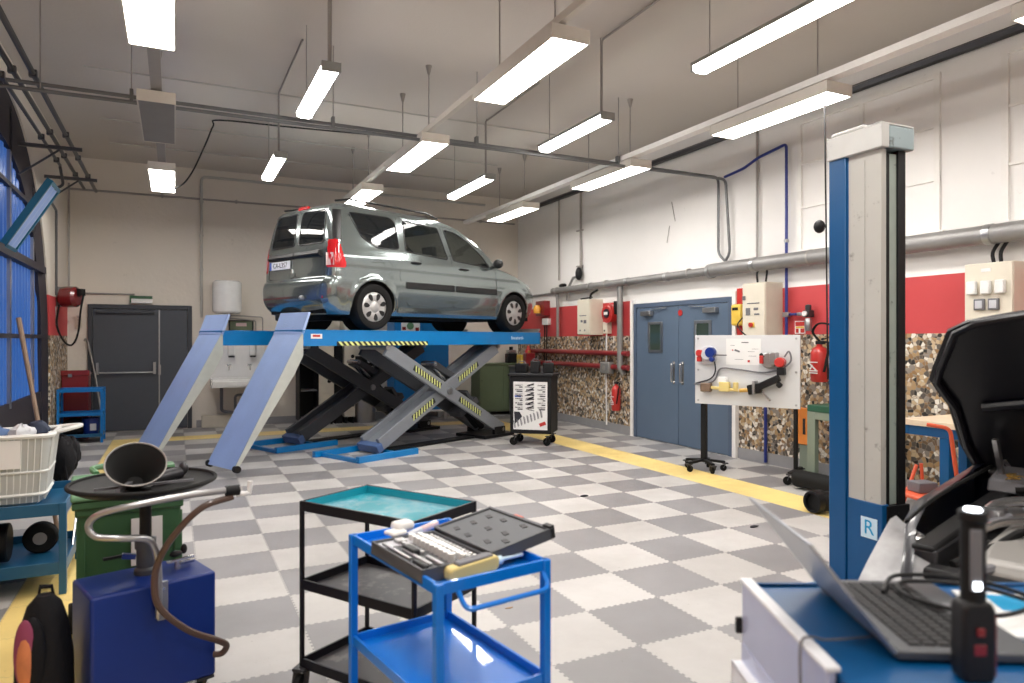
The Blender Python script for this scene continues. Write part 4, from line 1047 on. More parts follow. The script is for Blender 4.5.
# tall blue cabinet
t = thing('tall_cabinet', 'tall blue steel cabinet with a picture poster behind the lift', 'cabinet', (4.30, 13.15, 0))
MB().b2((-.55, -.25, .16), (.55, .25, 1.98)).build('cabinet_body', 'cabinet_blue', t, bevel=.006)
for s in (-1, 1):
    dr = MB().b2((s*.005 if s > 0 else -.545, -.27, .18), (.545 if s > 0 else -.005, -.25, 1.96)).build('cabinet_door', 'cabinet_blue', t, bevel=.004); MB().cyl((s*.05, -.29, 1.0), (s*.05, -.27, 1.0), .025, 14).build('lock', 'black_plastic', dr)
for s in (-1, 1): each(MB().b2((s*.5-.03, -.22, 0), (s*.5+.03, -.16, .16)).b2((s*.5-.03, .16, 0), (s*.5+.03, .22, .16)), 'foot', 'steel', t)
MB().b2((-.55, -.29, .16), (.55, -.25, .20)).build('kick_strip', 'white_plastic', t)
po = MB().b2((-.42, -.278, 1.60), (-.05, -.272, 1.93)).build('poster', 'paper', t)
MB().cyl((-.24, -.282, 1.82), (-.24, -.278, 1.82), .07, 16).build('green_motif', 'bin_lid', po); each(MB().b2((-.40, -.281, 1.74), (-.33, -.278, 1.80)).b2((-.14, -.281, 1.72), (-.07, -.278, 1.79)), 'red_motif', 'dark_red', po)
# green cabinet and things on it
t = thing('low_cabinet', 'low green two-door metal cabinet against the back wall', 'cabinet', (6.1, 13.28, 0))
MB().b2((-.52, -.23, .08), (.50, .23, 1.04)).build('cabinet_body', 'green_metal', t, bevel=.006); MB().b2((-.54, -.25, 1.04), (.52, .24, 1.07)).build('cabinet_top', 'green_metal', t, bevel=.004)
for s in (-1, 1): MB().b2((-.50 if s < 0 else .0, -.245, .12), (-.01 if s < 0 else .48, -.23, 1.01)).build('cabinet_door', 'green_metal', t, bevel=.004)
for x in (-.48, .46): MB().b2((x-.03, -.2, 0), (x+.03, .2, .08)).build('foot', 'black_metal', t)
t = thing('canister', 'black canister with a grey cap on the green cabinet', 'canister', (6.36, 13.2, 1.07)); MB().b2((-.11, -.08, 0), (.11, .08, .2)).build('can_body', 'key_black', t, bevel=.02); MB().b2((-.09, -.07, .2), (.09, .07, .27)).build('can_label', 'steel', t, bevel=.02); MB().cyl((0, 0, .27), (0, 0, .34), .04, 14).build('can_cap', 'black_plastic', t)
t = thing('side_cabinet', 'dark low cabinet in the back right corner under the cans', 'cabinet', (6.42, 12.45, 0)); MB().b2((-.22, -.5, .05), (.24, .5, 1.0)).build('cabinet_body', 'ink_grey', t, bevel=.005); MB().b2((-.24, -.52, 1.0), (.25, .52, 1.03)).build('cabinet_top', 'dull_pipe', t, bevel=.004)
t = thing('oil_can', 'yellow can with a round carrying handle', 'can', (6.40, 12.72, 1.03)); MB().b2((-.1, -.1, 0), (.1, .1, .22)).build('can_body', 'yellow', t, bevel=.015); MB().tube([(0, .07*math.cos(PI*i/8), .22+.09*math.sin(PI*i/8)) for i in range(9)], .012, 8).build('handle', 'steel', t); MB().b2((-.105, -.06, .06), (-.1, .06, .14)).build('can_label', 'pale_yellow', t)
t = thing('oil_can', 'dark red can beside the yellow can', 'can', (6.40, 12.45, 1.03)); MB().b2((-.1, -.08, 0), (.1, .08, .26)).build('can_body', 'dark_red', t, bevel=.015); MB().cyl((0, 0, .26), (0, 0, .31), .03, 12).build('can_cap', 'brass', t)
t = thing('oil_can', 'tall red bottle behind the yellow can', 'can', (6.55, 12.78, 1.03)); MB().lathe([(0, 0), (.07, 0), (.07, .3), (.03, .36), (.03, .40), (0, .40)], n=16).build('bottle_body', 'red_paint', t)

# ------------------------------------------------------------------ right wall equipment
t = thing('electrical_box', 'beige electrical box on the wall left of the red siren', 'electrical box', (6.7, 10.43, 1.64))
MB().b2((-.26, -.21, 0), (0, .21, .62)).build('casing', 'cream_metal', t, bevel=.006); MB().b2((-.275, -.2, .015), (-.26, .2, .605)).build('cover_door', 'cream_metal', t, bevel=.004)
each(MB().b2((-.28, -.1, .33), (-.275, .12, .345)).b2((-.28, .02, .22), (-.275, .08, .26)).b2((-.28, -.1, .2), (-.275, -.02, .26)).cyl((-.28, .1, .08), (-.275, .1, .08), .016).cyl((-.28, -.05, .08), (-.275, -.05, .08), .016), 'marking', 'ink_grey', t)
MB().tube(smoothpath([(-.12, .02, .62), (-.12, -.02, .72), (-.08, -.16, .78)], 4), .02, 8).bar((-.2, .2, .64), (-.12, -.05, .66), .03, .02).build('cable_entry', 'black_plastic', t)
t = thing('alarm_siren', 'round red alarm bell beside the beige box', 'alarm', (6.68, 9.86, 2.0))
MB().cyl((-.14, 0, 0), (0, 0, 0), .16, 28, r2=.15).lathe([(.06, 0), (.12, .01), (.155, -.01), (.16, -.03)], (-.14, 0, 0), 28, 0, roty(-90)).build('bell', 'red_paint', t); MB().cyl((-.165, 0, 0), (-.13, 0, 0), .075, 20).build('bell_centre', 'ink', t); MB().b2((-.172, -.05, -.025), (-.165, .05, .025)).build('bell_label', 'white_plastic', t); MB().b2((-.1, -.13, -.02), (0, -.2, .2)).build('back_plate', 'black_plastic', t, bevel=.01)
t = thing('switch_box', 'narrow beige switch box under the alarm bell', 'switch', (6.7, 10.02, 1.66)); MB().b2((-.1, -.07, 0), (0, .07, .2)).build('casing', 'cream_metal', t, bevel=.008); MB().cyl((-.11, 0, .05), (-.1, 0, .05), .015).build('button', 'black_plastic', t)
pipe('power_cable', 'white cable hanging from the wall box to the floor', 'cable', [(6.66, 10.05, 1.68), (6.655, 10.06, 1.0), (6.66, 10.05, .1)], .013, 'white_plastic')
t = thing('fire_extinguisher', 'small red fire extinguisher low on the pebble wall left of the blue door', 'fire extinguisher', (6.6, 9.68, .38)); 
def extinguisher(t, s=1.0, lab=True):
    MB().lathe([(0, 0), (.065*s, 0), (.075*s, .02*s), (.075*s, .34*s), (.06*s, .39*s), (.025*s, .42*s), (.025*s, .44*s), (0, .44*s)], n=24).build('cylinder_body', 'red_paint', t)
    MB().b2((-.02*s, -.05*s, .44*s), (.02*s, .03*s, .48*s)).bar((0, -.02*s, .49*s), (0, -.12*s, .53*s), .02, .012).build('valve_head', 'black_plastic', t, bevel=.004)
    MB().tube(smoothpath([(0, .02*s, .46*s), (0, -.10*s, .46*s), (-.03*s, -.12*s, .36*s), (-.05*s, -.09*s, .12*s)], 5), .012*s, 8).build('hose', 'rubber', t)
    b = MB(); n = 8
    for i in range(n):
        a0, a1 = PI*(.72+.56*i/n), PI*(.72+.56*(i+1)/n); r = .077*s
        b.add([(r*math.cos(a0), r*math.sin(a0), .09*s), (r*math.cos(a1), r*math.sin(a1), .09*s), (r*math.cos(a1), r*math.sin(a1), .24*s), (r*math.cos(a0), r*math.sin(a0), .24*s)], [(0,1,2,3)])
    o = b.build('label_panel', 'tail_clear' if not lab else 'red_paint', t, recalc=False)
    m = MB()
    for z in (.10, .125, .225): m.b2((-.081*s, -.045*s, z*s), (-.0765*s, .045*s, (z+.012)*s))
    m.bar((-.081*s, .035*s, .21*s), (-.081*s, -.03*s, .14*s), .004, .014).bar((-.081*s, .03*s, .15*s), (-.081*s, .01*s, .2*s), .004, .01)
    m.build('label_print', 'white_plastic', o)
extinguisher(t, 1.0)
t = thing('fire_extinguisher', 'larger red fire extinguisher beside the blue lift post', 'fire extinguisher', (6.58, 5.60, 1.08)); extinguisher(t, 1.05); t.scale = (1.2, 1.2, .92)
MB().b2((.02, -.16, .22), (.08, -.06, .34)).build('wall_tag', 'white_plastic', t, bevel=.004)
MB().tube(smoothpath([(0, 0, .50), (-.02, .06, .62), (-.02, -.02, .72), (-.02, -.18, .66), (0, -.2, .4)], 6), .012, 8).build('hose_loop', 'rubber', t)
t = thing('red_guard_pipe', 'upper red pipe along the pebble wall', 'pipe', (6.62, 9.36, 1.33), 0, 'red pipes on the pebble wall'); MB().tube([(0, 0, 0), (0, 3.4, 0)], .045, 12).build('pipe_run', 'dark_red', t)
MB().cyl((0, .6, 0), (.08, .6, 0), .02).cyl((0, 2.6, 0), (.08, 2.6, 0), .02).build('bracket', 'black_metal', t)
dup(t, (6.62, 9.36, 1.10), 0, 'lower red pipe along the pebble wall')
t = thing('junction_box', 'small grey junction box on the lower red pipe', 'junction box', (6.6, 9.95, .98)); MB().b2((-.06, -.14, 0), (.06, .14, .2)).build('casing', 'galvanised', t, bevel=.02); MB().cyl((-.07, .0, .1), (-.06, 0, .1), .04).build('cap', 'dull_pipe', t)
t = thing('warning_beacon', 'amber warning beacon on the red band near the back corner', 'beacon', (6.62, 12.3, 2.05)); MB().b2((-.06, -.18, -.02), (.08, .18, .28)).build('back_plate', 'dark_red', t, bevel=.01); MB().lathe([(0, 0), (.07, 0), (.075, .1), (.05, .16), (0, .18)], (-.12, 0, .03), 18).build('amber_lens', 'amber', t)
t = thing('wall_socket', 'grey socket with two hanging black leads near the back corner', 'socket', (6.68, 12.2, 1.85)); MB().b2((-.06, -.12, 0), (.02, .12, .13)).build('casing', 'white_plastic', t, bevel=.01); each(MB().tube([(-.04, -.05, 0), (-.05, -.06, -.6), (-.03, -.04, -.95)], .012, 6).tube([(-.04, .04, 0), (-.05, .03, -.8)], .012, 6), 'lead', 'black_plastic', t)
t = thing('control_box', 'beige control box on the wall right of the blue door', 'electrical box', (6.7, 6.43, 1.5))
MB().b2((-.28, -.19, 0), (0, .19, .76)).build('casing', 'cream_side', t, bevel=.006); MB().b2((-.295, -.18, .01), (-.28, .18, .75)).build('cover_door', 'cream_metal', t, bevel=.004)
each(MB().b2((-.30, -.1, .50), (-.295, .1, .512)).b2((-.30, .05, .36), (-.295, .12, .45)).b2((-.30, -.08, .42), (-.295, -.01, .45)).b2((-.30, -.1, .36), (-.295, -.02, .38)).b2((-.31, .13, .55), (-.295, .17, .6)), 'marking', 'ink_grey', t)
MB().b2((-.30, -.02, .21), (-.295, .07, .27)).build('marking_yellow', 'yellow', t); MB().cyl((-.325, .025, .24), (-.30, .025, .24), .028).build('stop_button', 'red_paint', t)
MB().tube(smoothpath([(-.14, .08, .76), (-.13, .1, .9), (-.1, .04, .98)], 4), .014, 6).tube(smoothpath([(-.14, -.05, .76), (-.13, -.06, .9), (-.1, 0, .98)], 4), .014, 6).build('cable_entry', 'black_plastic', t)
t = thing('wall_phone', 'yellow wall phone handset between door and control box', 'phone', (6.66, 6.90, 1.74)); MB().b2((-.10, -.09, 0), (0, .09, .28)).build('handset', 'yellow', t, bevel=.03, seg=3); MB().b2((-.105, -.05, .20), (-.1, .05, .235)).build('slot', 'black_plastic', t)
MB().tube(smoothpath([(-.04, -.09, .12), (-.34, -.3, -.02), (-.34, -.6, -.2), (-.05, -.8, -.24)], 6), .008, 6).build('cord', 'black_plastic', t)
tag(MB().b2((-.03, -.045, 0), (0, .045, .68)).build('red_rail', 'red_paint', loc=(6.69, 6.93, 1.55)), 'narrow red strip on the wall behind the yellow phone', 'strip')
t = thing('safety_notice', 'small red and white notice under the air filter', 'sign', (6.695, 5.97, 1.63)); MB().b2((-.008, -.075, 0), (0, .075, .15)).build('plate', 'paper', t); MB().b2((-.011, -.065, .01), (-.008, -.01, .06)).b2((-.011, .02, .01), (-.008, .06, .06)).b2((-.011, -.065, .09), (-.008, .065, .14)).build('red_print', 'red_paint', t); MB().b2((-.011, -.06, .065), (-.008, .06, .085)).build('yellow_print', 'yellow', t)
t = thing('socket_box', 'large beige box with three switches and two sockets at the right', 'electrical box', (6.7, 3.72, 1.60))
MB().b2((-.22, -.21, 0), (0, .20, .64)).build('casing', 'cream_side', t, bevel=.006); MB().b2((-.235, -.205, .005), (-.22, .195, .635)).build('front_plate', 'cream_metal', t, bevel=.004)
for y in (.12, .0, -.12): MB().b2((-.28, y-.04, .36), (-.235, y+.04, .48)).build('breaker_switch', 'white_plastic', t, bevel=.01)
for y in (.06, -.06): 
    sk = MB().b2((-.26, y-.045, .22), (-.235, y+.045, .32)).build('socket', 'ink_grey', t, bevel=.006); MB().b2((-.265, y-.03, .235), (-.26, y+.03, .305)).build('socket_flap', 'brochure', sk, bevel=.003)
MB().b2((-.24, -.03, .56), (-.235, .05, .59)).build('name_strip', 'white_plastic', t)
MB().tube(smoothpath([(-.1, .02, .64), (-.1, .03, .74), (-.1, -.03, .84)], 4), .016, 6).tube(smoothpath([(-.1, -.04, .64), (-.1, -.04, .74), (-.1, -.10, .84)], 4), .016, 6).build('cable_entry', 'black_plastic', t)
# ------------------------------------------------------------------ casters
def caster(parent, x, y, r=.05, name='caster', yaw=0, z0=None, wheelm='rubber'):
    z0 = 2*r+.03 if z0 is None else z0
    f = MB(); c, s = math.cos(R(yaw)), math.sin(R(yaw)); Rz = rotz(yaw)
    for k in (-1, 1): f.bar(Vector((x, y, 0))+Rz @ Vector((-.02, k*.022, r)), Vector((x, y, 0))+Rz @ Vector((.0, k*.022, z0-.01)), .035, .006)
    f.box((x, y, z0-.008), (.07, .06, .012), rot=Rz)
    fo = f.build(name, 'silver_dark', parent, bevel=.002)
    o = Vector((x, y, r))+Rz @ Vector((-.02, 0, 0)); d = Rz @ Vector((0, .014, 0))
    MB().cyl(o-d, o+d, r, 20).build('wheel', wheelm, fo, bevel=.004)
    return fo
# ------------------------------------------------------------------ tool display trolley
t = thing('display_trolley', 'black tool trolley with a tool poster on its front', 'tool trolley', (4.84, 9.25, 0), -41)
MB().b2((-.31, -.24, .18), (.31, .24, 1.02)).build('cabinet_body', 'black_metal', t, bevel=.01)
MB().b2((-.34, -.26, 1.02), (.34, .26, 1.06)).build('top_tray', 'key_black', t, bevel=.01)
po = MB().b2((-.255, -.25, .24), (.255, -.241, .94)).build('poster', 'paper', t)
k = MB(); random.seed(5)
for r_ in range(6):
    z = .90-.065*r_
    for c_ in range(3):
        x = -.17+.17*c_
        if c_ == 1:
            for q in range(3): k.bar((x-.06+random.uniform(-.02, .02), -.253, z-.012*q-.01), (x+.06, -.253, z-.02*q+random.uniform(-.02, .02)), .003, .008)
            k.bar((x-.03, -.253, z-.02), (x+.05, -.253, z+.01), .003, .02)
        else: k.b2((x-.06, -.254, z-.008), (x+.06, -.25, z-.004)).b2((x-.06, -.254, z-.018), (x+random.uniform(0, .05), -.25, z-.013)).b2((x+random.uniform(-.04, .02), -.254, z-.045), (x+.055, -.25, z-.03))
k.add([(-.245, -.253, .50), (-.16, -.253, .50), (-.12, -.253, .43), (-.23, -.253, .32)], [(0,1,2,3)])
k.build('tool_pictures', 'ink', po, smooth=False)
k = MB()
for i in range(9): x = -.23+.05*i; z = .27+.02*i; k.bar((x, -.252, z-.01), (x-.02, -.252, z+.10), .003, .013); k.bar((x+.013, -.252, z), (x-.005, -.252, z+.09), .003, .005)
k.build('wrench_pictures', 'ink_grey', po, smooth=False)
MB().bar((.14, -.253, .31), (.23, -.253, .345), .003, .05).build('red_print', 'red_paint', po, smooth=False); MB().b2((-.23, -.253, .715), (-.14, -.25, .742)).build('blue_print', 'plate_blue', po)
for x in (-.25, .25):
    for y in (-.18, .18): caster(t, x, y, .06, yaw=30 if x < 0 else -20)
for i, (x, y, w_, h_) in enumerate(((-.2, .05, .18, .14), (.02, 0, .14, .18), (.2, .08, .16, .15))):
    p = rotz(-41) @ Vector((x, y, 0))
    b = thing('carry_case', ['black carry case on the display trolley, left one', 'black carry case on the display trolley, middle one', 'black carry case on the display trolley, right one'][i], 'case', (4.84+p.x, 9.25+p.y, 1.06), -41+i*8-6, 'cases on the display trolley')
    MB().b2((-w_/2, -.06, 0), (w_/2, .06, h_)).build('case_body', 'black_plastic' if i != 1 else 'key_black', b, bevel=.012); MB().tube([(-w_*.3, 0, h_), (-w_*.2, 0, h_+.03), (w_*.2, 0, h_+.03), (w_*.3, 0, h_)], .007, 6).build('handle', 'ink_grey', b)
# ------------------------------------------------------------------ whiteboard with mounted parts
BX, BY, BR = 5.87, 6.01, -63.4
t = thing('display_board', 'white display board on two black wheeled stands', 'board', (BX, BY, 0), BR)
MB().b2((-.60, -.015, .80), (.60, .015, 1.61)).build('panel', 'board_white', t, bevel=.003)
bo = MB()
for x in (-.56, .56):
    for z in (.84, 1.2, 1.57): bo.cyl((x, -.02, z), (x, -.014, z), .012, 10)
each(bo, 'bolt', 'steel', t)
MB().b2((-.545, .015, .1), (-.48, .08, 1.45)).build('pole', 'black_metal', t, bevel=.006)
MB().b2((.52, .015, .1), (.56, .06, 1.45)).build('pole', 'black_metal', t, bevel=.006)
for k_ in range(5):
    a = 2*PI*k_/5+.5; e = (-.51+.24*math.cos(a), .045+.24*math.sin(a))
    MB().bar((-.51, .045, .13), (e[0], e[1], .105), .045, .03).build('stand_foot', 'black_metal', t, bevel=.005); caster(t, e[0], e[1], .038, yaw=math.degrees(a), z0=.10)
MB().bar((.54, -.20, .12), (.54, .24, .12), .045, .03).build('stand_foot', 'black_metal', t, bevel=.005)
caster(t, .54, -.2, .045, yaw=20); caster(t, .54, .24, .045, yaw=-30)
def onboard(x, z, y=-.015): p = rotz(BR) @ Vector((x, y, 0)); return (BX+p.x, BY+p.y, z)
b = thing('board_sheet', 'white printed sheet pinned to the middle of the display board', 'paper', onboard(-.02, 1.27, -.016), BR)
MB().b2((-.2, -.003, 0), (.2, 0, .30)).build('sheet', 'paper', b)
m = MB().b2((-.02, -.0045, .25), (.06, -.003, .262)); m.bar((-.1, -.0045, .17), (-.04, -.0045, .15), .002, .02)
for z, a, c in ((.22, -.15, -.1), (.1, .06, .15), (.06, -.1, 0), (.15, .05, .13), (.18, .1, .17)): m.b2((a, -.0045, z), (c, -.003, z+.004))
m.build('print', 'ink_grey', b); MB().b2((.05, -.0045, .03), (.075, -.003, .055)).b2((-.13, -.0045, .16), (-.115, -.003, .175)).build('red_print', 'red_paint', b)
b = thing('booster_unit', 'blue and red round motor part on the left of the display board', 'car part', onboard(-.42, 1.38), BR)
MB().cyl((0, 0, 0), (0, -.06, 0), .105, 24).cyl((.0, -.06, 0), (0, -.12, 0), .06, 16).build('steel_drum', 'brochure', b, bevel=.01)
MB().cyl((.05, -.06, .03), (.05, -.13, .03), .06, 16).cyl((.07, -.08, -.05), (.07, -.13, -.05), .03, 12).build('blue_cap', 'tank_blue', b, bevel=.008); MB().cyl((-.09, -.05, .02), (-.09, -.11, .02), .04, 14).b2((-.12, -.1, -.08), (-.07, -.04, -.02)).build('red_connector', 'red_paint', b, bevel=.006); MB().bar((.06, -.1, 0), (.24, -.1, 0), .012, .012).build('shaft', 'ink', b)
b = thing('starter_unit', 'red and silver motor part on the right of the display board', 'car part', onboard(.33, 1.33), BR)
MB().cyl((-.05, 0, 0), (-.05, -.07, 0), .09, 22).b2((-.03, -.1, -.05), (.05, 0, .09)).build('silver_body', 'steel', b, bevel=.012); each(MB().cyl((.08, -.02, -.02), (.08, -.11, -.02), .055, 16).b2((-.14, -.1, -.04), (-.1, -.02, .05)), 'red_cap', 'red_paint', b, bevel=.008); MB().b2((.05, -.1, -.16), (.13, -.02, -.08)).cyl((-.14, -.06, .07), (-.1, -.06, .03), .02).build('black_plug', 'black_plastic', b, bevel=.006); MB().tube(smoothpath([(.1, -.06, -.1), (.19, -.06, 0), (.17, -.06, .1), (.12, -.05, .04)], 5), .01, 6).build('lead', 'ink_grey', b)
b = thing('wiring_loom', 'thin grey wires curving across the display board', 'cable', onboard(0, 1.1, -.02), BR)
MB().tube(smoothpath([(.36, -.02, .12), (.2, -.02, .09), (-.1, -.02, .12), (-.28, -.02, .12), (-.34, -.02, -.0), (-.42, -.02, -.05), (-.6, -.02, -.07)], 6), .009, 6).build('wire', 'ink_grey', b); MB().tube(smoothpath([(-.36, -.02, .24), (-.34, -.02, .1), (-.40, -.02, .0), (-.58, -.02, -.06)], 6), .009, 6).build('wire', 'ink', b)
b = thing('steering_column', 'black steering column part low on the display board', 'car part', onboard(.18, 1.04), BR)
MB().bar((-.12, -.06, -.05), (.02, -.06, -.02), .1, .11).bar((.0, -.07, -.01), (.22, -.07, .10), .08, .075).cyl((.2, -.07, .04), (.24, -.07, 0), .03).build('column_housing', 'black_plastic', b, bevel=.012); MB().b2((-.06, -.13, -.09), (-.03, -.01, .06)).build('clamp', 'steel', b, bevel=.004); MB().cyl((-.12, -.06, -.05), (-.22, -.06, -.06), .022).build('joint', 'brass', b); MB().bar((.02, -.05, -.06), (.12, -.05, -.16), .03, .02).build('bracket', 'chrome', b)
b = thing('gear_linkage', 'brass and yellow linkage low on the left of the display board', 'car part', onboard(-.26, 1.0), BR)
MB().b2((-.24, -.09, -.05), (-.12, -.01, .05)).build('motor_block', 'stick_wood', b, bevel=.01); MB().cyl((-.12, -.05, .0), (.2, -.05, -.02), .018).b2((-.02, -.08, -.04), (.1, -.02, .07)).cyl((.17, -.05, -.01), (.17, -.05, .07), .03).build('yellow_rod', 'pale_yellow', b, bevel=.006); MB().b2((-.04, -.07, .05), (.07, -.03, .13)).build('clear_cover', 'white_plastic', b, bevel=.01)
# ------------------------------------------------------------------ benches on the right
t = thing('workbench', 'green steel workbench partly behind the lift post', 'workbench', (6.34, 4.72, 0))
MB().b2((-.30, -.08, .80), (.30, .58, .87)).build('bench_top', 'bench_green_top', t, bevel=.006)
for x in (-.27, .26):
    for y in (-.03, .53): MB().b2((x-.03, y-.05, 0), (x+.03, y+.05, .80)).build('leg', 'bench_green', t, bevel=.005)
MB().b2((-.296, -.03, .72), (-.272, .53, .799)).b2((-.24, -.05, .1), (.285, -.012, .798)).b2((.262, -.03, .1), (.292, .5, .797)).build('frame_panel', 'bench_green', t, bevel=.004)
t = thing('orange_carrier', 'orange plastic board with a slot leaning beside the green bench', 'tool', (6.47, 5.70, .0))
MB().prism([(-.11, .40), (-.09, .36), (.09, .36), (.11, .40), (.11, .74), (.09, .78), (-.09, .78), (-.11, .74)], -.02, .02, 'yz').build('plate', 'orange', t, bevel=.01); MB().b2((-.024, -.015, .48), (-.02, .015, .66)).build('slot', 'ink', t); MB().b2((-.0, -.08, 0), (.02, .08, .38)).build('foot', 'bench_green', t)
t = thing('extraction_hose', 'thick black extraction hose lying on the floor by the post', 'hose', (5.15, 4.45, .105))
pts = smoothpath([(0, 0, 0), (.3, -.06, 0), (.58, .02, 0), (.72, .25, 0), (.75, .55, .0), (.74, .85, .0)], 10); rr = [.088+.004*(i % 2) for i in range(len(pts))]
MB().tube(pts, rr, 18).build('hose_body', 'rubber', t); MB().lathe([(.075, .0), (.095, .0), (.1, .03), (.1, .12), (.09, .14), (.075, .14)], (-.02, 0, 0), 28, 0, roty(90), closed=True).build('end_collar', 'black_plastic', t); MB().cyl((.05, .0, 0), (.06, 0, 0), .08, 20).build('hose_bore', 'ink', t)
t = thing('wood_bench', 'wooden-topped bench with a blue frame right of the post', 'workbench', (6.15, 3.35, 0))
MB().b2((-.42, -.65, .82), (.45, .68, .87)).build('bench_top', 'wood_top', t, bevel=.004); MB().b2((-.40, -.62, .74), (-.36, .65, .82)).b2((.38, -.62, .74), (.42, .65, .82)).b2((-.40, .61, .74), (.42, .65, .82)).b2((-.38, -.6, .18), (-.34, .6, .25)).b2((-.38, -.6, .5), (-.36, -.2, .74)).build('frame_rail', 'post_blue', t, bevel=.004)
for x in (-.36, .38):
    for y in (-.58, .3 if x < 0 else .6): MB().b2((x-.04, y-.04, 0), (x+.04, y+.04, .74)).build('leg', 'post_blue', t, bevel=.004)
t = thing('folding_chair', 'orange-red tubular frame standing in front of the wooden bench', 'chair', (5.25, 3.33, 0), -20)
MB().tube(rounded([(.16, -.02, 0), (.03, -.02, .89), (-.10, .06, .91)], .05), .015, 8).tube([(.16, -.02, .02), (.10, .34, .02), (.06, .34, .56)], .014, 8).tube([(-.22, .30, 0), (.02, .34, .55)], .014, 8).tube([(.09, -.02, .36), (.06, .34, .36)], .014, 8).tube([(-.22, 0, 0), (.1, -.02, .38)], .012, 8).build('tube_frame', 'orange_red', t); MB().b2((-.22, .0, .34), (.10, .34, .37)).build('seat', 'orange_red', t, bevel=.01)
tag(MB().b2((-.08, -.07, 0), (.08, .07, .08)).build('grey_block', 'ink_grey', loc=(5.26, 3.51, .372), rz=-20, bevel=.008), 'small grey box on the orange-red seat', 'box')
# ------------------------------------------------------------------ lift post
t = thing('lift_post', 'tall blue and cream car lift post with a white cap', 'car lift post', (3.65, 2.68, 0), -3)
MB().b2((-.015, .235, .0), (.05, .36, 2.72)).b2((.0, .225, .0), (.30, .24, 2.66)).build('blue_column', 'post_blue', t, bevel=.006)
MB().b2((.0, .0, .58), (.012, .225, 2.66)).b2((.0, .0, .58), (.04, .012, 2.66)).b2((.012, .01, .6), (.05, .22, 2.6)).b2((-.004, .11, .6), (.0, .115, 2.62)).build('cream_panel', 'post_cream', t, bevel=.004)
MB().b2((.045, .01, .0), (.08, .16, 2.64)).b2((.14, .0, 0), (.20, .17, 2.66)).b2((.2, .03, 0), (.225, .2, 2.66)).build('dark_channel', 'black_metal', t, bevel=.004)
MB().b2((.08, .012, .6), (.14, .12, 2.64)).build('green_guide', 'post_green', t, bevel=.004)
MB().b2((-.006, -.01, .0), (.05, .232, .61)).build('blue_skirt', 'post_blue', t, bevel=.005)
MB().b2((.03, -.015, .0), (.215, .14, .60)).cyl((.09, -.02, .56), (.09, -.015, .56), .008).cyl((.12, -.02, .55), (.12, -.015, .55), .008).build('dark_skirt', 'black_metal', t, bevel=.005)
MB().b2((-.03, -.03, 2.66), (.03, .36, 2.80)).b2((-.03, -.03, 2.79), (.23, .36, 2.80)).build('cap_cover', 'cap_white', t, bevel=.012); MB().b2((.03, -.03, 2.66), (.235, .36, 2.79)).build('cap_end', 'cap_cyan', t, bevel=.01); MB().b2((-.02, .1, 2.80), (.1, .34, 2.825)).build('cap_lug', 'cap_white', t, bevel=.01)
st = MB().b2((-.010, .02, .40), (-.006, .13, .52)).build('sticker', 'sticker_pale', t)
text('R', .12, 'sticker_letter', 'sticker_cyan', st, (-.0105, .075, .46), (90, 0, -90), depth=.0008)
MB().b2((-.12, -.1, 0), (.35, .48, .02)).build('base_plate', 'post_blue', t, bevel=.004)
# ------------------------------------------------------------------ shelf carts in the foreground
def shelf_cart(label, x, y, rz, zs, L, W, frame, tops, leg=.028, cst=.05, rim=.035, zb=0):
    """local x = short side, local y = long side; origin at the centre on the floor"""
    t = thing('shelf_cart', label, 'trolley', (x, y, 0), rz)
    h = leg/2
    for sx in (-1, 1):
        for sy in (-1, 1): MB().b2((sx*(W/2)-h if sx > 0 else -W/2-h, sy*L/2-h, zb), (sx*W/2+h, sy*L/2+h, zs[0]+.0)).build('leg', frame, t, bevel=.003)
    for z, tm in zip(zs, tops):
        m = MB().b2((-W/2, -L/2, z-rim-.004), (W/2, L/2, z-rim))
        sh = m.build('shelf', tm, t)
        r = MB().b2((-W/2-.006, -L/2, z-rim-.008), (-W/2+.006, L/2, z)).b2((W/2-.006, -L/2, z-rim-.008), (W/2+.006, L/2, z)).b2((-W/2, -L/2-.006, z-rim-.008), (W/2, -L/2+.006, z)).b2((-W/2, L/2-.006, z-rim-.008), (W/2, L/2+.006, z))
        r.build('shelf_rim', frame, sh, bevel=.002)
        if tm == 'teal':
            MB().b2((-W/2+.006, -L/2+.006, z-rim), (-W/2+.008, L/2-.006, z-.002)).b2((W/2-.008, -L/2+.006, z-rim), (W/2-.006, L/2-.006, z-.002)).b2((-W/2+.008, -L/2+.006, z-rim), (W/2-.008, -L/2+.008, z-.002)).b2((-W/2+.008, L/2-.008, z-rim), (W/2-.008, L/2-.006, z-.002)).build('rim_lining', 'teal_rim', sh)
    if zb > 0:
        for sx in (-1, 1):
            for sy in (-1, 1): caster(t, sx*W/2, sy*L/2, cst, yaw=sx*30+sy*50, z0=zb)
    return t
bc = shelf_cart('dark framed three-shelf cart with a teal top tray, behind the bright blue one', .84, 2.985, 31.7, (.853, .51, .165), .64, .40, 'cart_black', ('teal', 'dark_tray', 'dark_tray'), leg=.017, zb=.13)
blue = shelf_cart('bright blue two-tier cart holding an open socket case', .832, 2.262, 9.5, (.85, .485, .14), .63, .395, 'cart_blue', ('cart_blue', 'cart_blue', 'cart_blue'), leg=.027, zb=.12, rim=.028)
# towing handle folded at the right hand short end
MB().tube(rounded([(-.13, -.315, .815), (-.13, -.36, .77), (.18, -.36, .77), (.185, -.315, .815)], .03), .008, 8).build('push_handle', 'cart_blue', blue)
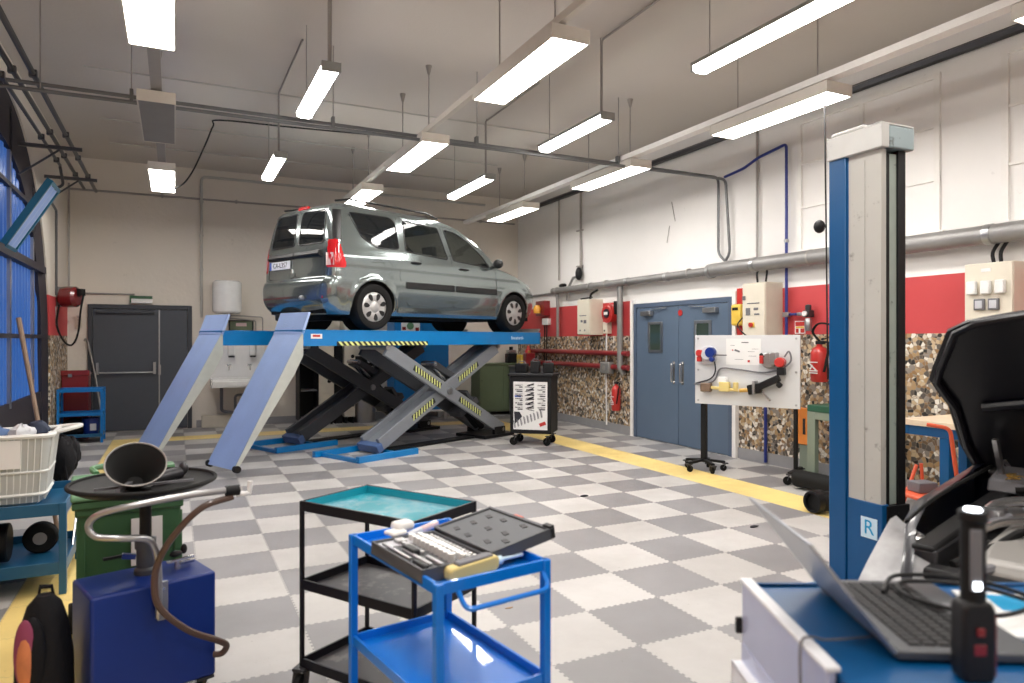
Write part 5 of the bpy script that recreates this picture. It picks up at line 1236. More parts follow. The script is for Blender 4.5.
# ---- socket case, open
cz = .825; CR = 9.5
t = thing('socket_case', 'open dark grey socket set case lying on the blue cart', 'tool case', (.878, 2.225, cz), CR)
bs = MB().b2((-.245, -.185, 0), (0, .185, .006)).b2((-.245, -.185, 0), (-.235, .185, .042)).b2((-.01, -.185, 0), (0, .185, .042)).b2((-.245, -.185, 0), (0, -.175, .042)).b2((-.245, .175, 0), (0, .185, .042)).b2((-.236, -.176, .006), (-.01, .176, .030)).build('case_base', 'case_grey', t, bevel=.003)
lid = MB(); lid.T = Matrix.Translation((.004, 0, .046)) @ Matrix.Rotation(R(-9), 4, 'Y')
lid.b2((0, -.19, -.03), (.25, .19, -.022)).b2((0, -.19, -.03), (.012, .19, .008)).b2((.238, -.19, -.03), (.25, .19, .008)).b2((0, -.19, -.03), (.25, -.178, .008)).b2((0, .178, -.03), (.25, .19, .008)).b2((.012, -.178, -.022), (.238, .178, .002))
lo = lid.build('case_lid', 'case_grey', t, bevel=.003)
m = MB(); m.T = lid.T
for y, x in ((.11, .05), (.11, .12), (.11, .19), (.02, .04), (.01, .12), (.03, .20), (-.09, .05), (-.08, .13), (-.08, .21), (-.14, .09)): m.box((x, y, .0025), (.035, .018, .003), rot=rotz(75))
each(m, 'lid_slot', 'case_black', lo, smooth=False)
m = MB(); m.T = lid.T; m.b2((.243, -.02, -.025), (.262, .05, .004)).build('latch', 'case_black', lo, bevel=.003)
m = MB(); m.T = lid.T; m.b2((.252, -.012, .0), (.262, .04, .006)).build('red_latch', 'orange_red', lo, bevel=.002)
m = MB(); m.T = lid.T; m.b2((.24, -.19, -.03), (.262, -.15, .016)).build('hinge_tab', 'case_black', lo, bevel=.003)
sk = MB()
for i in range(13): y = .15-.0245*i; sk.cyl((-.075, y, .030), (-.075, y, .052), .0105, 12); 
for i in range(10): y = .14-.030*i; sk.cyl((-.11, y, .030), (-.11, y, .056), .013, 12)
for i in range(14): y = .155-.022*i; sk.cyl((-.045, y, .028), (-.045, y, .040), .007, 10)
for i in range(14): y = .155-.022*i; sk.cyl((-.025, y, .028), (-.025, y, .038), .006, 10)
each(sk, 'socket', 'socket_steel', t)
MB().bar((-.155, .16, .036), (-.155, -.02, .036), .018, .014).bar((-.155, .16, .036), (-.155, .12, .036), .034, .02).bar((-.19, .05, .036), (-.19, -.14, .036), .014, .012).bar((-.16, -.06, .036), (-.16, -.16, .036), .014, .012).bar((-.215, .15, .036), (-.215, -.05, .036), .012, .01).build('ratchet_bar', 'steel', t, bevel=.003)
each(MB().bar((-.175, .06, .040), (-.175, -.02, .040), .03, .022).bar((-.215, -.08, .036), (-.215, -.16, .036), .02, .016), 'grip', 'case_black', t, bevel=.005)
MB().b2((-.235, .11, .030), (-.09, .174, .034)).build('foam_insert', 'brochure', t)
def oncart(x, y, z=.825): p = rotz(CR) @ Vector((x, y, 0)); return (.832+p.x, 2.262+p.y, z)
t = thing('white_cup', 'crumpled white paper cloth at the back of the socket case', 'cloth', oncart(-.05, .20, .868), 20)
MB().b2((-.045, -.03, 0), (.03, .03, .035)).build('cloth_fold', 'paper', t, bevel=.014, seg=3); MB().b2((-.085, -.05, -.004), (-.02, .01, .014)).build('cloth_fold', 'paper', t, bevel=.008)
t = thing('rolled_leaflet', 'rolled red and white leaflet behind the socket case', 'leaflet', oncart(.05, .265, .836), 38)
MB().cyl((-.09, 0, 0), (.0, 0, 0), .014, 14).build('white_end', 'brochure', t); MB().cyl((.0, 0, 0), (.11, 0, 0), .0145, 14).build('red_end', 'tail_clear', t)
t = thing('hand_tool', 'yellow and grey hand tool with a pale blue rod lying on the cart edge', 'hand tool', oncart(-.03, -.245, .848), 12)
MB().prism([(-.10, -.02), (-.085, -.028), (.07, -.022), (.085, -.01), (.085, .02), (.07, .028), (-.09, .018), (-.10, .008)], -.022, .022, 'xz').build('yellow_body', 'pale_yellow', t, bevel=.008, seg=3)
MB().prism([(-.07, .018), (.065, .026), (.06, .034), (-.065, .028)], -.018, .018, 'xz').build('grey_grip', 'ink_grey', t, bevel=.004); MB().cyl((.08, 0, .004), (.20, .01, .0), .006, 10).cyl((.08, 0, .003), (.105, 0, .003), .014, 12).build('blue_rod', 'sticker_pale', t)
tag(MB().prism([(0, 0), (.03, .008), (.05, 0), (.03, -.008)], 0, .004, 'xy').build('dry_leaf', 'wood', loc=(1.72, 3.65, 0.001)), 'small brown scrap on the floor right of the carts', 'scrap')
for i, (x, y) in enumerate(((4.62, 6.55), (4.23, 4.98), (4.28, 3.70))): pass
tag(MB().ball((0, 0, .006), (.05, .02, .008), 10, 5, jit=.2).build('oily_scrap', 'ink', loc=(4.33, 4.34, 0)), 'small dark scrap on the floor beyond the laptop', 'scrap')
tag(MB().ball((0, 0, .008), (.045, .02, .010), 10, 5, jit=.2).build('oily_scrap', 'ink', loc=(3.66, 5.92, 0)), 'small dark scrap on the floor in front of the whiteboard', 'scrap')

# ------------------------------------------------------------------ waste oil drainer
t = thing('oil_drainer', 'blue waste oil tank with a round drip pan and bent handle', 'oil drainer', (-.115, 3.375, 0), 18)
MB().b2((-.24, -.155, .10), (.24, .155, .55)).build('tank', 'tank_blue', t, bevel=.012, seg=3)
for x in (-.2, .2):
    for y in (-.12, .12): caster(t, x, y, .035, z0=.10)
MB().cyl((.01, .03, .55), (.01, .03, .66), .036, 20).lathe([(.045, .55), (.045, .57), (.036, .58)], (.01, .03, 0), 20).cyl((.01, .03, .66), (.01, .03, .70), .042, 20).build('column_base', 'arm_dark', t); MB().cyl((.01, .03, .70), (.01, .03, .92), .024, 16).build('column', 'black_metal', t)
MB().lathe([(.0, .895), (.10, .895), (.245, .915), (.285, .935), (.29, .945), (.285, .950), (.275, .942), (.23, .927), (.10, .908), (0, .908)], (.01, .05, 0), 48).build('drip_pan', 'black_metal', t)
MB().tube([(.01+.285*math.cos(2*PI*i/48), .05+.285*math.sin(2*PI*i/48), .945) for i in range(48)], .009, 8, closed=True).build('pan_rim', 'rubber', t)
MB().lathe([(0, 0), (.035, .0), (.04, .05), (.115, .17), (.119, .175), (.112, .172), (.032, .05), (0, .04)], (-.01, .12, .90), 40, 0, Matrix.Rotation(R(-12), 3, 'Z') @ rotx(42)).build('funnel', 'rubber', t)
MB().tube([Vector((-.01, .12, .90))+(Matrix.Rotation(R(-12), 3, 'Z') @ rotx(42)) @ Vector((.117*math.cos(2*PI*i/40), .117*math.sin(2*PI*i/40), .175)) for i in range(40)], .0035, 6, closed=True).build('funnel_rim', 'dull_pipe', t)
MB().tube([(.06, .10, .935), (.14, .12, .945), (.19, .13, .95)], .026, 12).ball((.20, .13, .965), (.02, .03, .03)).build('drain_pipe', 'silver_dark', t)
MB().bar((-.12, -.05, .935), (-.02, .12, .935), .02, .012).bar((-.18, .06, .932), (.2, .0, .932), .012, .01).build('pan_grid', 'ink_grey', t)
def lo_(x, y, z): p = rotz(-18) @ Vector((x+.115, y-3.375, 0)); return (p.x, p.y, z)
hp = smoothpath([lo_(-.06, 3.205, .42), lo_(-.06, 3.195, .60), lo_(-.07, 3.17, .70), lo_(-.10, 3.13, .765), lo_(-.19, 3.11, .785), lo_(-.275, 3.12, .80), lo_(-.30, 3.13, .845), lo_(-.26, 3.12, .885), lo_(-.15, 3.11, .908), lo_(.05, 3.13, .925), lo_(.25, 3.15, .93)], 8)
MB().tube(hp, .0135, 12).build('bent_handle', 'steel', t)
MB().tube([lo_(.235, 3.16, .905), lo_(.285, 3.17, .905), lo_(.29, 3.17, .955)], .012, 8).build('handle_grip', 'white_plastic', t); MB().cyl(lo_(.19, 3.15, .925), lo_(.245, 3.155, .925), .022, 14).build('grip_collar', 'black_plastic', t)
MB().b2((.02-.02, -.168, .40), (.04, -.155, .56)).build('handle_plate', 'steel', t, bevel=.003); MB().cyl((.02, -.172, .53), (.02, -.165, .53), .007).cyl((.02, -.172, .43), (.02, -.165, .43), .007).build('plate_screw', 'chrome', t)
hs = smoothpath([lo_(.22, 3.15, .90), lo_(.10, 3.13, .87), lo_(-.0, 3.14, .77), lo_(-.06, 3.17, .66), lo_(-.075, 3.16, .56), lo_(-.05, 3.15, .47), lo_(.05, 3.17, .36), lo_(.16, 3.22, .28), lo_(.20, 3.25, .24), lo_(.185, 3.26, .205), lo_(.15, 3.27, .20)], 8)
MB().tube(hs, .0135, 10).build('drain_hose', 'hose_brown', t)
MB().cyl((.14, .0, .575), (.2, .0, .575), .012).bar((.08, -.02, .59), (.19, -.03, .60), .018, .008).cyl((.13, 0, .55), (.13, 0, .59), .012).build('lever_valve', 'chrome', t); MB().ball((.125, .0, .615), (.028, .016, .014)).ball((.165, .02, .625), (.014, .014, .022)).build('valve_knob', 'black_plastic', t)
MB().bar((.055, .06, .60), (.035, .09, .70), .014, .01).build('red_lever', 'dark_red', t, bevel=.003); MB().bar((-.08, .04, .64), (-.03, .03, .63), .03, .02).build('blue_tap', 'tank_blue', t); MB().bar((-.15, .04, .64), (-.08, .04, .64), .014, .012).build('black_tap', 'black_plastic', t)
# ------------------------------------------------------------------ green wheelie bin
t = thing('wheelie_bin', 'green wheeled waste bin behind the blue oil tank', 'bin', (-.22, 4.15, 0), 6); t.scale = (.92, .92, .89)
b = MB(); zs_ = [.08, .84, .84, .88]; b.ring([(-.20, -.22, .20, .22), (-.245, -.27, .245, .27), (-.27, -.29, .27, .29), (-.27, -.29, .27, .29)], zs_); b.b2((-.255, -.28, .80), (.255, .28, .86))
b.build('bin_body', 'bin_green', t, bevel=.015, seg=3)
ld = MB().prism([(-.30, .885), (.30, .885), (.30, .93), (.1, .955), (-.25, .935), (-.30, .91)], -.275, .275, 'yz')
lo = ld.build('lid', 'bin_lid', t, bevel=.02, seg=3)
each(MB().tube(smoothpath([(-.15, .30, .93), (-.15, .36, .96), (.15, .36, .96), (.15, .30, .93)], 4), .018, 8).b2((-.14, -.26, .93), (-.07, -.18, .955)).b2((.18, .1, .94), (.25, .22, .98)), 'lid_handle', 'bin_lid', t)
MB().b2((.0, -.272, .50), (.15, -.262, .76)).build('white_label', 'paper', t); MB().b2((-.25, -.262, .25), (-.21, -.252, .78)).b2((.21, -.262, .25), (.25, -.252, .78)).build('side_rib', 'bin_green', t, bevel=.008)
each(MB().cyl((-.24, .24, .09), (-.29, .24, .09), .09, 22).cyl((.24, .24, .09), (.29, .24, .09), .09, 22), 'wheel', 'rubber', t, bevel=.01)
# ------------------------------------------------------------------ blue trolley at the left with a white basket
t = thing('low_trolley', 'dark blue two-shelf trolley at the left edge', 'trolley', (-1.06, 5.42, 0), 0)
for x in (-.44, .44):
    for y in (-.36, .40): MB().b2((x-.02, y-.02, .0), (x+.02, y+.02, .56)).build('leg', 'trolley_blue', t, bevel=.003)
for z in (.56, .20):
    sh = MB().b2((-.44, -.36, z-.055), (.44, .40, z-.05)).build('shelf', 'trolley_blue', t); MB().b2((-.44, -.375, z-.075), (.44, -.36, z)).b2((-.44, .40, z-.075), (.44, .412, z)).b2((-.455, -.36, z-.075), (-.44, .40, z)).b2((.44, -.36, z-.075), (.455, .40, z)).build('shelf_rim', 'trolley_blue', sh, bevel=.003)
MB().tube([(.45, .0, .2), (.45, .38, .5)], .008, 6).build('brace', 'steel', t)
t = thing('laundry_basket', 'white mesh basket full of rags on the dark blue trolley', 'basket', (-1.02, 5.32, .51), 2)
def rbox(hx, hy, r=.06, n=5):
    o = []
    for cx, cy, a0 in ((hx-r, hy-r, 0), (-hx+r, hy-r, 90), (-hx+r, -hy+r, 180), (hx-r, -hy+r, 270)):
        for i in range(n+1): a = R(a0+90*i/n); o.append((cx+r*math.cos(a), cy+r*math.sin(a)))
    return o
b = MB(); prof = [(.23, .15, .02), (.27, .19, .05), (.29, .205, .10), (.325, .235, .46)]; rings = [rbox(hx, hy) for hx, hy, z in prof]; n_ = len(rings[0]); vs = []
for r_, p_ in zip(rings, prof): vs += [(x, y, p_[2]) for x, y in r_]
b.add(vs, [(k*n_+i, k*n_+(i+1) % n_, (k+1)*n_+(i+1) % n_, (k+1)*n_+i) for k in range(3) for i in range(n_)]+[tuple(range(n_-1, -1, -1))])
b.build('basket_wall', 'basket_sheet', t)
for z, hx, hy, r_, nm in ((.46, .33, .24, .016, 'rim'), (.24, .305, .22, .009, 'band'), (.10, .293, .208, .012, 'band')): MB().tube([(x, y, z) for x, y in rbox(hx, hy)], r_, 6, closed=True).build(nm, 'basket_white', t)
rb = MB()
for i in range(17): x = -.28+.035*i; rb.bar((x*.92, -.196, .05), (x, -.24, .45), .006, .006)
for j in range(7): y = -.18+.06*j; rb.bar((.285, y*.9, .06), (.33, y, .45), .006, .006)
rb.build('basket_rib', 'basket_white', t)
MB().b2((-.02, -.243, .27), (.17, -.238, .44)).build('paper_sheet', 'paper', t).rotation_euler = (R(0), 0, 0)
MB().tube(smoothpath([(.30, -.1, .455), (.42, -.05, .48), (.46, .1, .48), (.38, .2, .47), (.28, .22, .46)], 6), .014, 8).build('rim_handle', 'basket_white', t)
random.seed(11)
for i, (x, y, sx, m_, lab_) in enumerate(((-.2, -.1, .11, 'cloth_dark', 'dark rag at the left of the white basket'), (.02, -.12, .10, 'cloth_blue', 'blue-grey rag in the middle of the white basket'), (.16, -.08, .09, 'cloth_white', 'pale rag at the right of the white basket'), (-.05, .1, .12, 'cloth_dark', 'dark rag at the back of the white basket'), (.22, .1, .07, 'cloth_dark', 'dark rag near the basket handle'))):
    tag(MB().ball((0, 0, 0), (sx, sx*.8, .07), 16, 10, jit=.14).build('rag', m_, loc=(-1.02+x, 5.32+y, .96), rz=i*40), lab_, 'rag', 'rags in the white basket')
tag(MB().b2((-.28, -.17, 0), (.28, .17, .34)).build('cloth_pile', 'cloth_dark', loc=(-1.02, 5.32, .56), bevel=.06), 'dark cloth filling the inside of the white basket', 'cloth')
t = thing('broom', 'wooden broom leaning over the white basket', 'broom', (-.76, 6.03, 0), 0)
MB().tube([(0, 0, .08), (-.17, .34, .85), (-.37, .73, 1.73)], [.015, .016, .019], 10).build('stick', 'stick_wood', t); MB().box((0, 0, .06), (.34, .08, .07), rot=rotz(-20)).build('head', 'bench_green', t, bevel=.015); MB().box((0, 0, .02), (.32, .06, .04), rot=rotz(-20)).build('bristles', 'stick_wood', t)
t = thing('black_bag', 'crumpled black bag hanging behind the white basket', 'bag', (-.74, 6.0, .46), 0); t.scale = (.72, .75, .85)
MB().ball((0, 0, .27), (.12, .12, .20), 20, 14, jit=.10).ball((.06, .08, .30), (.09, .10, .15), 16, 10, jit=.12).build('bag_body', 'bag_black', t); MB().tube(smoothpath([(.03, -.1, .25), (.06, -.14, .1), (.02, -.12, -.05), (.0, -.1, .0)], 5), .012, 6).build('strap', 'bag_black', t)
t = thing('cable_drum', 'black drum on the lower shelf of the dark blue trolley', 'drum', (-1.0, 5.35, .15)); MB().cyl((-.12, 0, .13), (.06, 0, .13), .12, 24).build('drum_body', 'black_plastic', t, bevel=.01); MB().cyl((-.03, 0, .13), (.0, 0, .13), .125, 24).build('drum_band', 'stick_wood', t)
t = thing('spare_roller', 'black wheel beside the drum on the lower trolley shelf', 'wheel', (-.80, 5.52, .15)); MB().cyl((0, -.04, .10), (0, .04, .10), .10, 26).build('tyre', 'rubber', t, bevel=.012); MB().cyl((0, -.045, .10), (0, .045, .10), .04, 18).build('hub', 'dull_pipe', t)
# ------------------------------------------------------------------ backpack
t = thing('backpack', 'black backpack with an orange flame print on the yellow floor', 'backpack', (-.465, 3.29, 0), -10); t.scale = (.66, .8, 1.03)
bp = MB(); 
for k_, (z, rx, ry) in enumerate(((.0, .12, .08), (.02, .145, .11), (.15, .15, .125), (.30, .145, .12), (.42, .12, .10), (.50, .085, .07), (.535, .04, .035), (.54, 0.001, .001))): 
    pass
prof = [(0, .12, .08), (.02, .145, .11), (.15, .15, .125), (.30, .145, .12), (.42, .12, .10), (.50, .085, .07), (.535, .04, .035)]
vs = []; n_ = 24
for z, rx, ry in prof:
    for i in range(n_):
        a = 2*PI*i/n_; vs.append((rx*abs(math.cos(a))**.8*(1 if math.cos(a) > 0 else -1), ry*abs(math.sin(a))**.8*(1 if math.sin(a) > 0 else -1), z))
bp.add(vs, [(k*n_+i, k*n_+(i+1) % n_, (k+1)*n_+(i+1) % n_, (k+1)*n_+i) for k in range(len(prof)-1) for i in range(n_)]+[tuple(range(n_-1, -1, -1)), tuple((len(prof)-1)*n_+i for i in range(n_))])
bp.build('bag_body', 'bag_black', t)
pk = MB().ball((-.02, -.105, .33), (.075, .045, .15), 20, 14).build('front_pocket', 'bag_black', t)
fl = MB(); n_ = 12
fl.ball((-.045, -.138, .33), (.045, .02, .105), 16, 12).build('flame_print', 'flame', pk); MB().ball((-.047, -.133, .35), (.058, .02, .13), 16, 12).build('print_border', 'purple', pk)
MB().tube(smoothpath([(-.13, -.05, .06), (-.30, -.12, .03), (-.5, -.1, .04)], 5), .018, 8).build('strap', 'bag_black', t); MB().tube(smoothpath([(-.1, -.1, .08), (-.17, -.17, .06), (-.14, -.2, .01), (-.04, -.18, .01), (-.02, -.12, .06)], 5), .013, 6).build('strap', 'bench_green', t)
MB().tube([(-.04, .02, .52), (-.03, .02, .56), (.03, .02, .56), (.04, .02, .52)], .01, 6).build('grab_loop', 'bag_black', t)
# ------------------------------------------------------------------ back left corner
t = thing('hose_reel', 'glossy dark red hose reel on the left wall with a looped hose', 'hose reel', (-1.42, 12.32, 2.20), -25)
MB().lathe([(0, -.13), (.12, -.13), (.155, -.09), (.16, 0), (.155, .09), (.12, .13), (0, .13)], (0, 0, 0), 28, 0, roty(90)).build('reel_drum', 'reel_red', t)
MB().cyl((.12, 0, 0.05), (.19, 0, .07), .05, 16).b2((.12, -.05, .02), (.2, .05, .12)).build('hose_outlet', 'black_plastic', t); MB().b2((-.26, -.05, -.15), (-.14, .05, .15)).build('bracket', 'galvanised', t, bevel=.005)
MB().tube(smoothpath([(-.1, -.1, -.12), (-.12, -.12, -.42), (-.02, -.12, -.66), (.1, -.12, -.72), (.19, -.12, -.55), (.22, -.1, -.2), (.2, 0, .02)], 8), .014, 8).build('hose', 'rubber', t); MB().cyl((-.18, -.1, -.15), (-.18, -.1, -.42), .035, 12).build('nozzle', 'white_plastic', t)
t = thing('sand_bin', 'dark red metal bin standing in the back left corner', 'bin', (-1.395, 12.95, 0)); MB().b2((-.19, -.18, 0), (.17, .18, 1.0)).build('bin_body', 'dark_red', t, bevel=.01); MB().prism([(-.20, 1.0), (.20, 1.0), (.20, 1.03), (-.20, 1.08)], -.20, .18, 'yz').build('lid', 'dark_red', t, bevel=.006); MB().bar((-.1, -.2, 1.0), (-.05, -.2, 1.0), .03, .05).build('catch', 'ink_grey', t)
t = thing('pry_bar', 'dark metal bar leaning on the wall behind the red bin', 'bar', (-1.14, 13.2, 0)); MB().tube([(.1, 0, .02), (-.06, .25, 1.0), (-.16, .28, 1.5)], .014, 8).build('shaft', 'dull_pipe', t); MB().tube(smoothpath([(-.16, .28, 1.5), (-.19, .24, 1.57), (-.2, .18, 1.54)], 4), .016, 8).build('hook', 'dull_pipe', t)
t = thing('blue_stand', 'light blue open frame trolley in front of the red bin', 'trolley', (-1.28, 12.42, 0), 0)
for x in (-.28, .28):
    for y in (-.2, .2): MB().b2((x-.018, y-.018, .0), (x+.018, y+.018, .82)).build('leg', 'cabinet_blue', t, bevel=.003)
for z in (.82, .46, .14): MB().b2((-.29, -.22, z-.05), (.29, -.19, z)).b2((-.29, .19, z-.05), (.29, .22, z)).b2((-.29, -.2, z-.05), (-.26, .2, z)).b2((.26, -.2, z-.05), (.29, .2, z)).b2((-.28, -.2, z-.05), (.28, .2, z-.045)).build('shelf', 'cabinet_blue' if z > .2 else 'trolley_blue', t, bevel=.002)
t = thing('paint_bucket', 'small dark blue bucket on the low shelf of the light blue trolley', 'bucket', (-1.16, 12.42, .10)); MB().lathe([(0, 0), (.10, 0), (.12, .24), (.125, .24), (.125, .26), (.11, .26), (.1, .02), (0, .02)], n=22).build('pail', 'tank_blue', t); MB().b2((.0, -.125, .08), (.08, -.1, .18)).build('bucket_label', 'brochure', t)
tag(MB().ball((0, 0, .12), (.16, .12, .14), 16, 10, jit=.12).build('black_bundle', 'bag_black', loc=(-1.38, 12.42, .10)), 'black bundle on the low shelf beside the dark blue bucket', 'bundle')
# ------------------------------------------------------------------ car with raised bonnet at the right
KX, KY, KR = 2.32, 1.71, 17
t = thing('open_bonnet_car', 'dark navy car at the right edge with its bonnet raised', 'car', (KX, KY, 0), KR)
car2 = t
# local x to the rear, local y = 0 is the far flank, y = -1.7 the near flank
W2 = 1.70
prof = [(-.34, .32), (-.40, .45), (-.40, .60), (-.33, .70), (-.22, .80), (-.02, .905), (.3, .945), (.7, .965), (1.1, .985), (1.45, 1.01)]
def fender(y_in, y_out, s):
    m = MB(); P = []; n = len(prof)
    for i, (x, z) in enumerate(prof):
        tap = .16*max(0, (.35-x)/.75)**1.6
        for yo, dz in ((0, 0), (.04, .0), (.09, -.02), (.115, -.07), (.125, -.20)):
            y = y_in+(y_out-y_in)*(yo/.125); P.append((x+(.0 if x > -.3 else .0), y-s*tap, max(.25, z+dz)))
    m.add(P, [(5*i+j, 5*i+5+j, 5*i+6+j, 5*i+1+j) for i in range(n-1) for j in range(4)])
    # flank down to the sill with a wheel arch
    Q = []
    xs_ = [p[0] for p in prof]
    for i, (x, z) in enumerate(prof):
        tap = .16*max(0, (.35-x)/.75)**1.6; zb_ = .25
        if abs(x-.42) < .36: zb_ = .33+math.sqrt(max(0, .36**2-(x-.42)**2))*.98
        Q += [(x, y_out-s*tap, max(.25, z-.20)), (x, y_out-s*tap, min(zb_, z-.2))]
    m.add(Q, [(2*i, 2*i+2, 2*i+3, 2*i+1) for i in range(n-1)])
    return m
fender(-.075, .0, 1).build('fender', 'car_navy', t, recalc=False, ang=60)
fender(-W2+.075, -W2, -1).build('fender', 'car_navy', t, recalc=False, ang=60)
MB().b2((1.1, -.14, .25), (3.9, -.02, .98)).b2((1.1, -W2+.02, .25), (3.9, -W2+.14, .98)).b2((3.8, -W2+.02, .3), (3.95, -.02, 1.0)).build('body_side', 'car_navy', t, bevel=.04, seg=3)
MB().tube(smoothpath([(.02, -.085, .905), (.2, -.085, .93), (.5, -.085, .95), (1.1, -.10, .975)], 4), .009, 6).build('weather_strip', 'rubber', t)
# front bumper and slam panel
m = MB(); m.b2((-.42, -W2+.25, .28), (-.30, -.25, .60)).b2((-.34, -W2+.42, .60), (-.24, -.42, .74))
m.build('front_bumper', 'car_navy', t, bevel=.04, seg=4)
MB().b2((-.26, -W2+.30, .72), (-.16, -.30, .80)).b2((-.20, -W2+.2, .78), (-.12, -.2, .82)).build('slam_panel', 'black_plastic', t, bevel=.01)
# headlights
def headlight(s, y0):
    h = MB(); P = []; n = 12
    for i in range(n+1):
        f = i/n; x = -.42+.42*f; w0 = .19*math.sin(PI*min(1, .25+f*.75))**.5+.02; zt = .66+.25*f**.8; zl = zt-.17*(1-f)**.5-.03
        P += [(x-.02, y0, zl-.02), (x, y0, zt), (x+.03, y0-s*w0*.5, zt+.01), (x+.05, y0-s*w0, zt-.02), (x+.03, y0-s*w0, zl-.06)]
    h.add(P, [(5*i+j, 5*i+5+j, 5*i+6+j, 5*i+1+j) for i in range(n) for j in range(4)]+[(0,1,2,3,4), tuple(5*n+k for k in (4,3,2,1,0))])
    return h
hl = headlight(1, -.035).build('headlight', 'headlamp_chrome', t, ang=70, bevel=0)
MB().ball((-.12, -.15, .77), (.06, .06, .05)).ball((-.02, -.13, .84), (.045, .05, .04)).build('lamp_reflector', 'chrome', hl)
headlight(-1, -W2+.035).build('headlight', 'headlamp_chrome', t, ang=70)
# engine bay
MB().b2((-.2, -W2+.2, .35), (1.2, -.2, .40)).b2((-.12, -.22, .4), (1.1, -.14, .86)).b2((-.12, -W2+.14, .4), (1.1, -W2+.22, .86)).b2((1.08, -W2+.15, .4), (1.14, -.15, .93)).build('engine_bay_tub', 'silver_dark', t, bevel=.01)
MB().prism([(-.12, .845), (-.12, .87), (1.0, .905), (1.0, .875)], -.215, -.14, 'xz').build('inner_wing', 'black_plastic', t, bevel=.01)
ec = MB().b2((-.05, -1.15, .60), (.58, -.34, .80)).prism([(-.08, .78), (-.05, .84), (.1, .875), (.50, .885), (.60, .86), (.60, .78)], -1.15, -.31, 'xz').build('engine_cover', 'engine_cover', t, bevel=.03, seg=4)
MB().box((.12, -.50, .885), (.26, .035, .03), rot=rotz(25)).box((.30, -.56, .895), (.26, .04, .03), rot=rotz(25)).box((.45, -.75, .89), (.2, .05, .025), rot=rotz(20)).build('cover_slot', 'black_plastic', ec, bevel=.008)
MB().b2((-.10, -1.2, .70), (-.02, -.36, .79)).build('cover_lip', 'ink_grey', ec, bevel=.02)
rv = MB().cyl((.56, -.32, .84), (.56, -.32, .90), .05, 16).ball((.72, -.42, .86), (.10, .12, .06)).b2((.62, -.75, .75), (.95, -.35, .87))
each(rv, 'reservoir', 'engine_cover', t, bevel=.02)
bb = MB().b2((.15, -.36, .66), (.50, -.235, .86)).b2((.62, -.34, .7), (.9, -.235, .88)).b2((-.15, -.34, .62), (.06, -.24, .81)).b2((.75, -1.2, .72), (1.04, -.8, .88))
each(bb, 'bay_box', 'black_plastic', t, bevel=.012)
MB().tube(smoothpath([(.30, -.24, .88), (.46, -.27, .93), (.62, -.40, .93), (.75, -.60, .91), (.80, -.8, .90)], 6), .022, 10).tube(smoothpath([(.10, -.26, .85), (.22, -.30, .90), (.4, -.38, .90)], 5), .014, 8).build('silver_pipe', 'chrome', t)
for i, pts in enumerate(([(-.1, -.26, .82), (.1, -.34, .86), (.2, -.40, .90), (.1, -.5, .9)], [(.2, -.25, .88), (.42, -.32, .90), (.6, -.36, .92), (.9, -.30, .93)], [(.55, -.25, .9), (.62, -.45, .92), (.66, -.7, .92), (.7, -1.0, .90)], [(-.12, -.3, .80), (0, -.42, .83), (-.06, -.6, .85), (-.1, -.9, .82)], [(.85, -.24, .92), (.9, -.5, .95), (.92, -.9, .93)])):
    MB().tube(smoothpath(pts, 6), .014+.004*(i % 2), 8).build('engine_hose', 'rubber' if i % 2 == 0 else 'ink_grey', t)
MB().cyl((.36, -.27, .87), (.36, -.27, .93), .035, 16).cyl((.40, -.30, .90), (.46, -.33, .90), .03, 12).build('filler_cap', 'steel', t)
MB().b2((.58, -.6, .91), (.62, -.56, .93)).ball((.6, -.52, .925), .014).build('brass_fitting', 'brass', t)
for i, (x, y) in enumerate(((.94, -.30), (.99, -.36), (.90, -.40), (1.0, -.25), (.92, -.22), (1.02, -.46), (.97, -.52))): pass
lv = MB(); random.seed(3)
for i in range(26): x = .93+random.uniform(-.06, .06); y = -.32+random.uniform(-.14, .13); lv.box((x, y, .955+random.uniform(0, .02)), (.05, .02, .004), rot=rotz(random.uniform(0, 180)) @ rotx(random.uniform(-30, 30)))
o = lv.build('dry_leaves', 'brass', smooth=False)
o.location = (KX, KY, 0); o.rotation_euler = (0, 0, R(KR)); o['kind'] = 'stuff'; tag(o, 'dry yellow leaves lying in the scuttle of the open car', 'leaves')
MB().prism([(.86, .90), (.90, .95), (1.30, 1.02), (1.30, .95)], -W2+.12, -.13, 'xz').build('scuttle_panel', 'ink_grey', t, bevel=.01)
MB().prism([(1.25, 1.0), (1.27, 1.02), (1.95, 1.42), (1.93, 1.39)], -W2+.2, -.2, 'xz').build('windscreen', 'car_glass_dark', t)
MB().bar((1.28, -.2, 1.0), (1.95, -.26, 1.42), .05, .05).bar((1.28, -W2+.2, 1.0), (1.95, -W2+.26, 1.42), .05, .05).b2((1.9, -W2+.26, 1.39), (3.2, -.26, 1.44)).build('roof', 'car_navy', t, bevel=.02)
for x in (.42, 3.0):
    for y in (-.10, -W2+.10): MB().cyl((x, y-.09, .31), (x, y+.09, .31), .31, 32).build('wheel', 'rubber', t, bevel=.02)
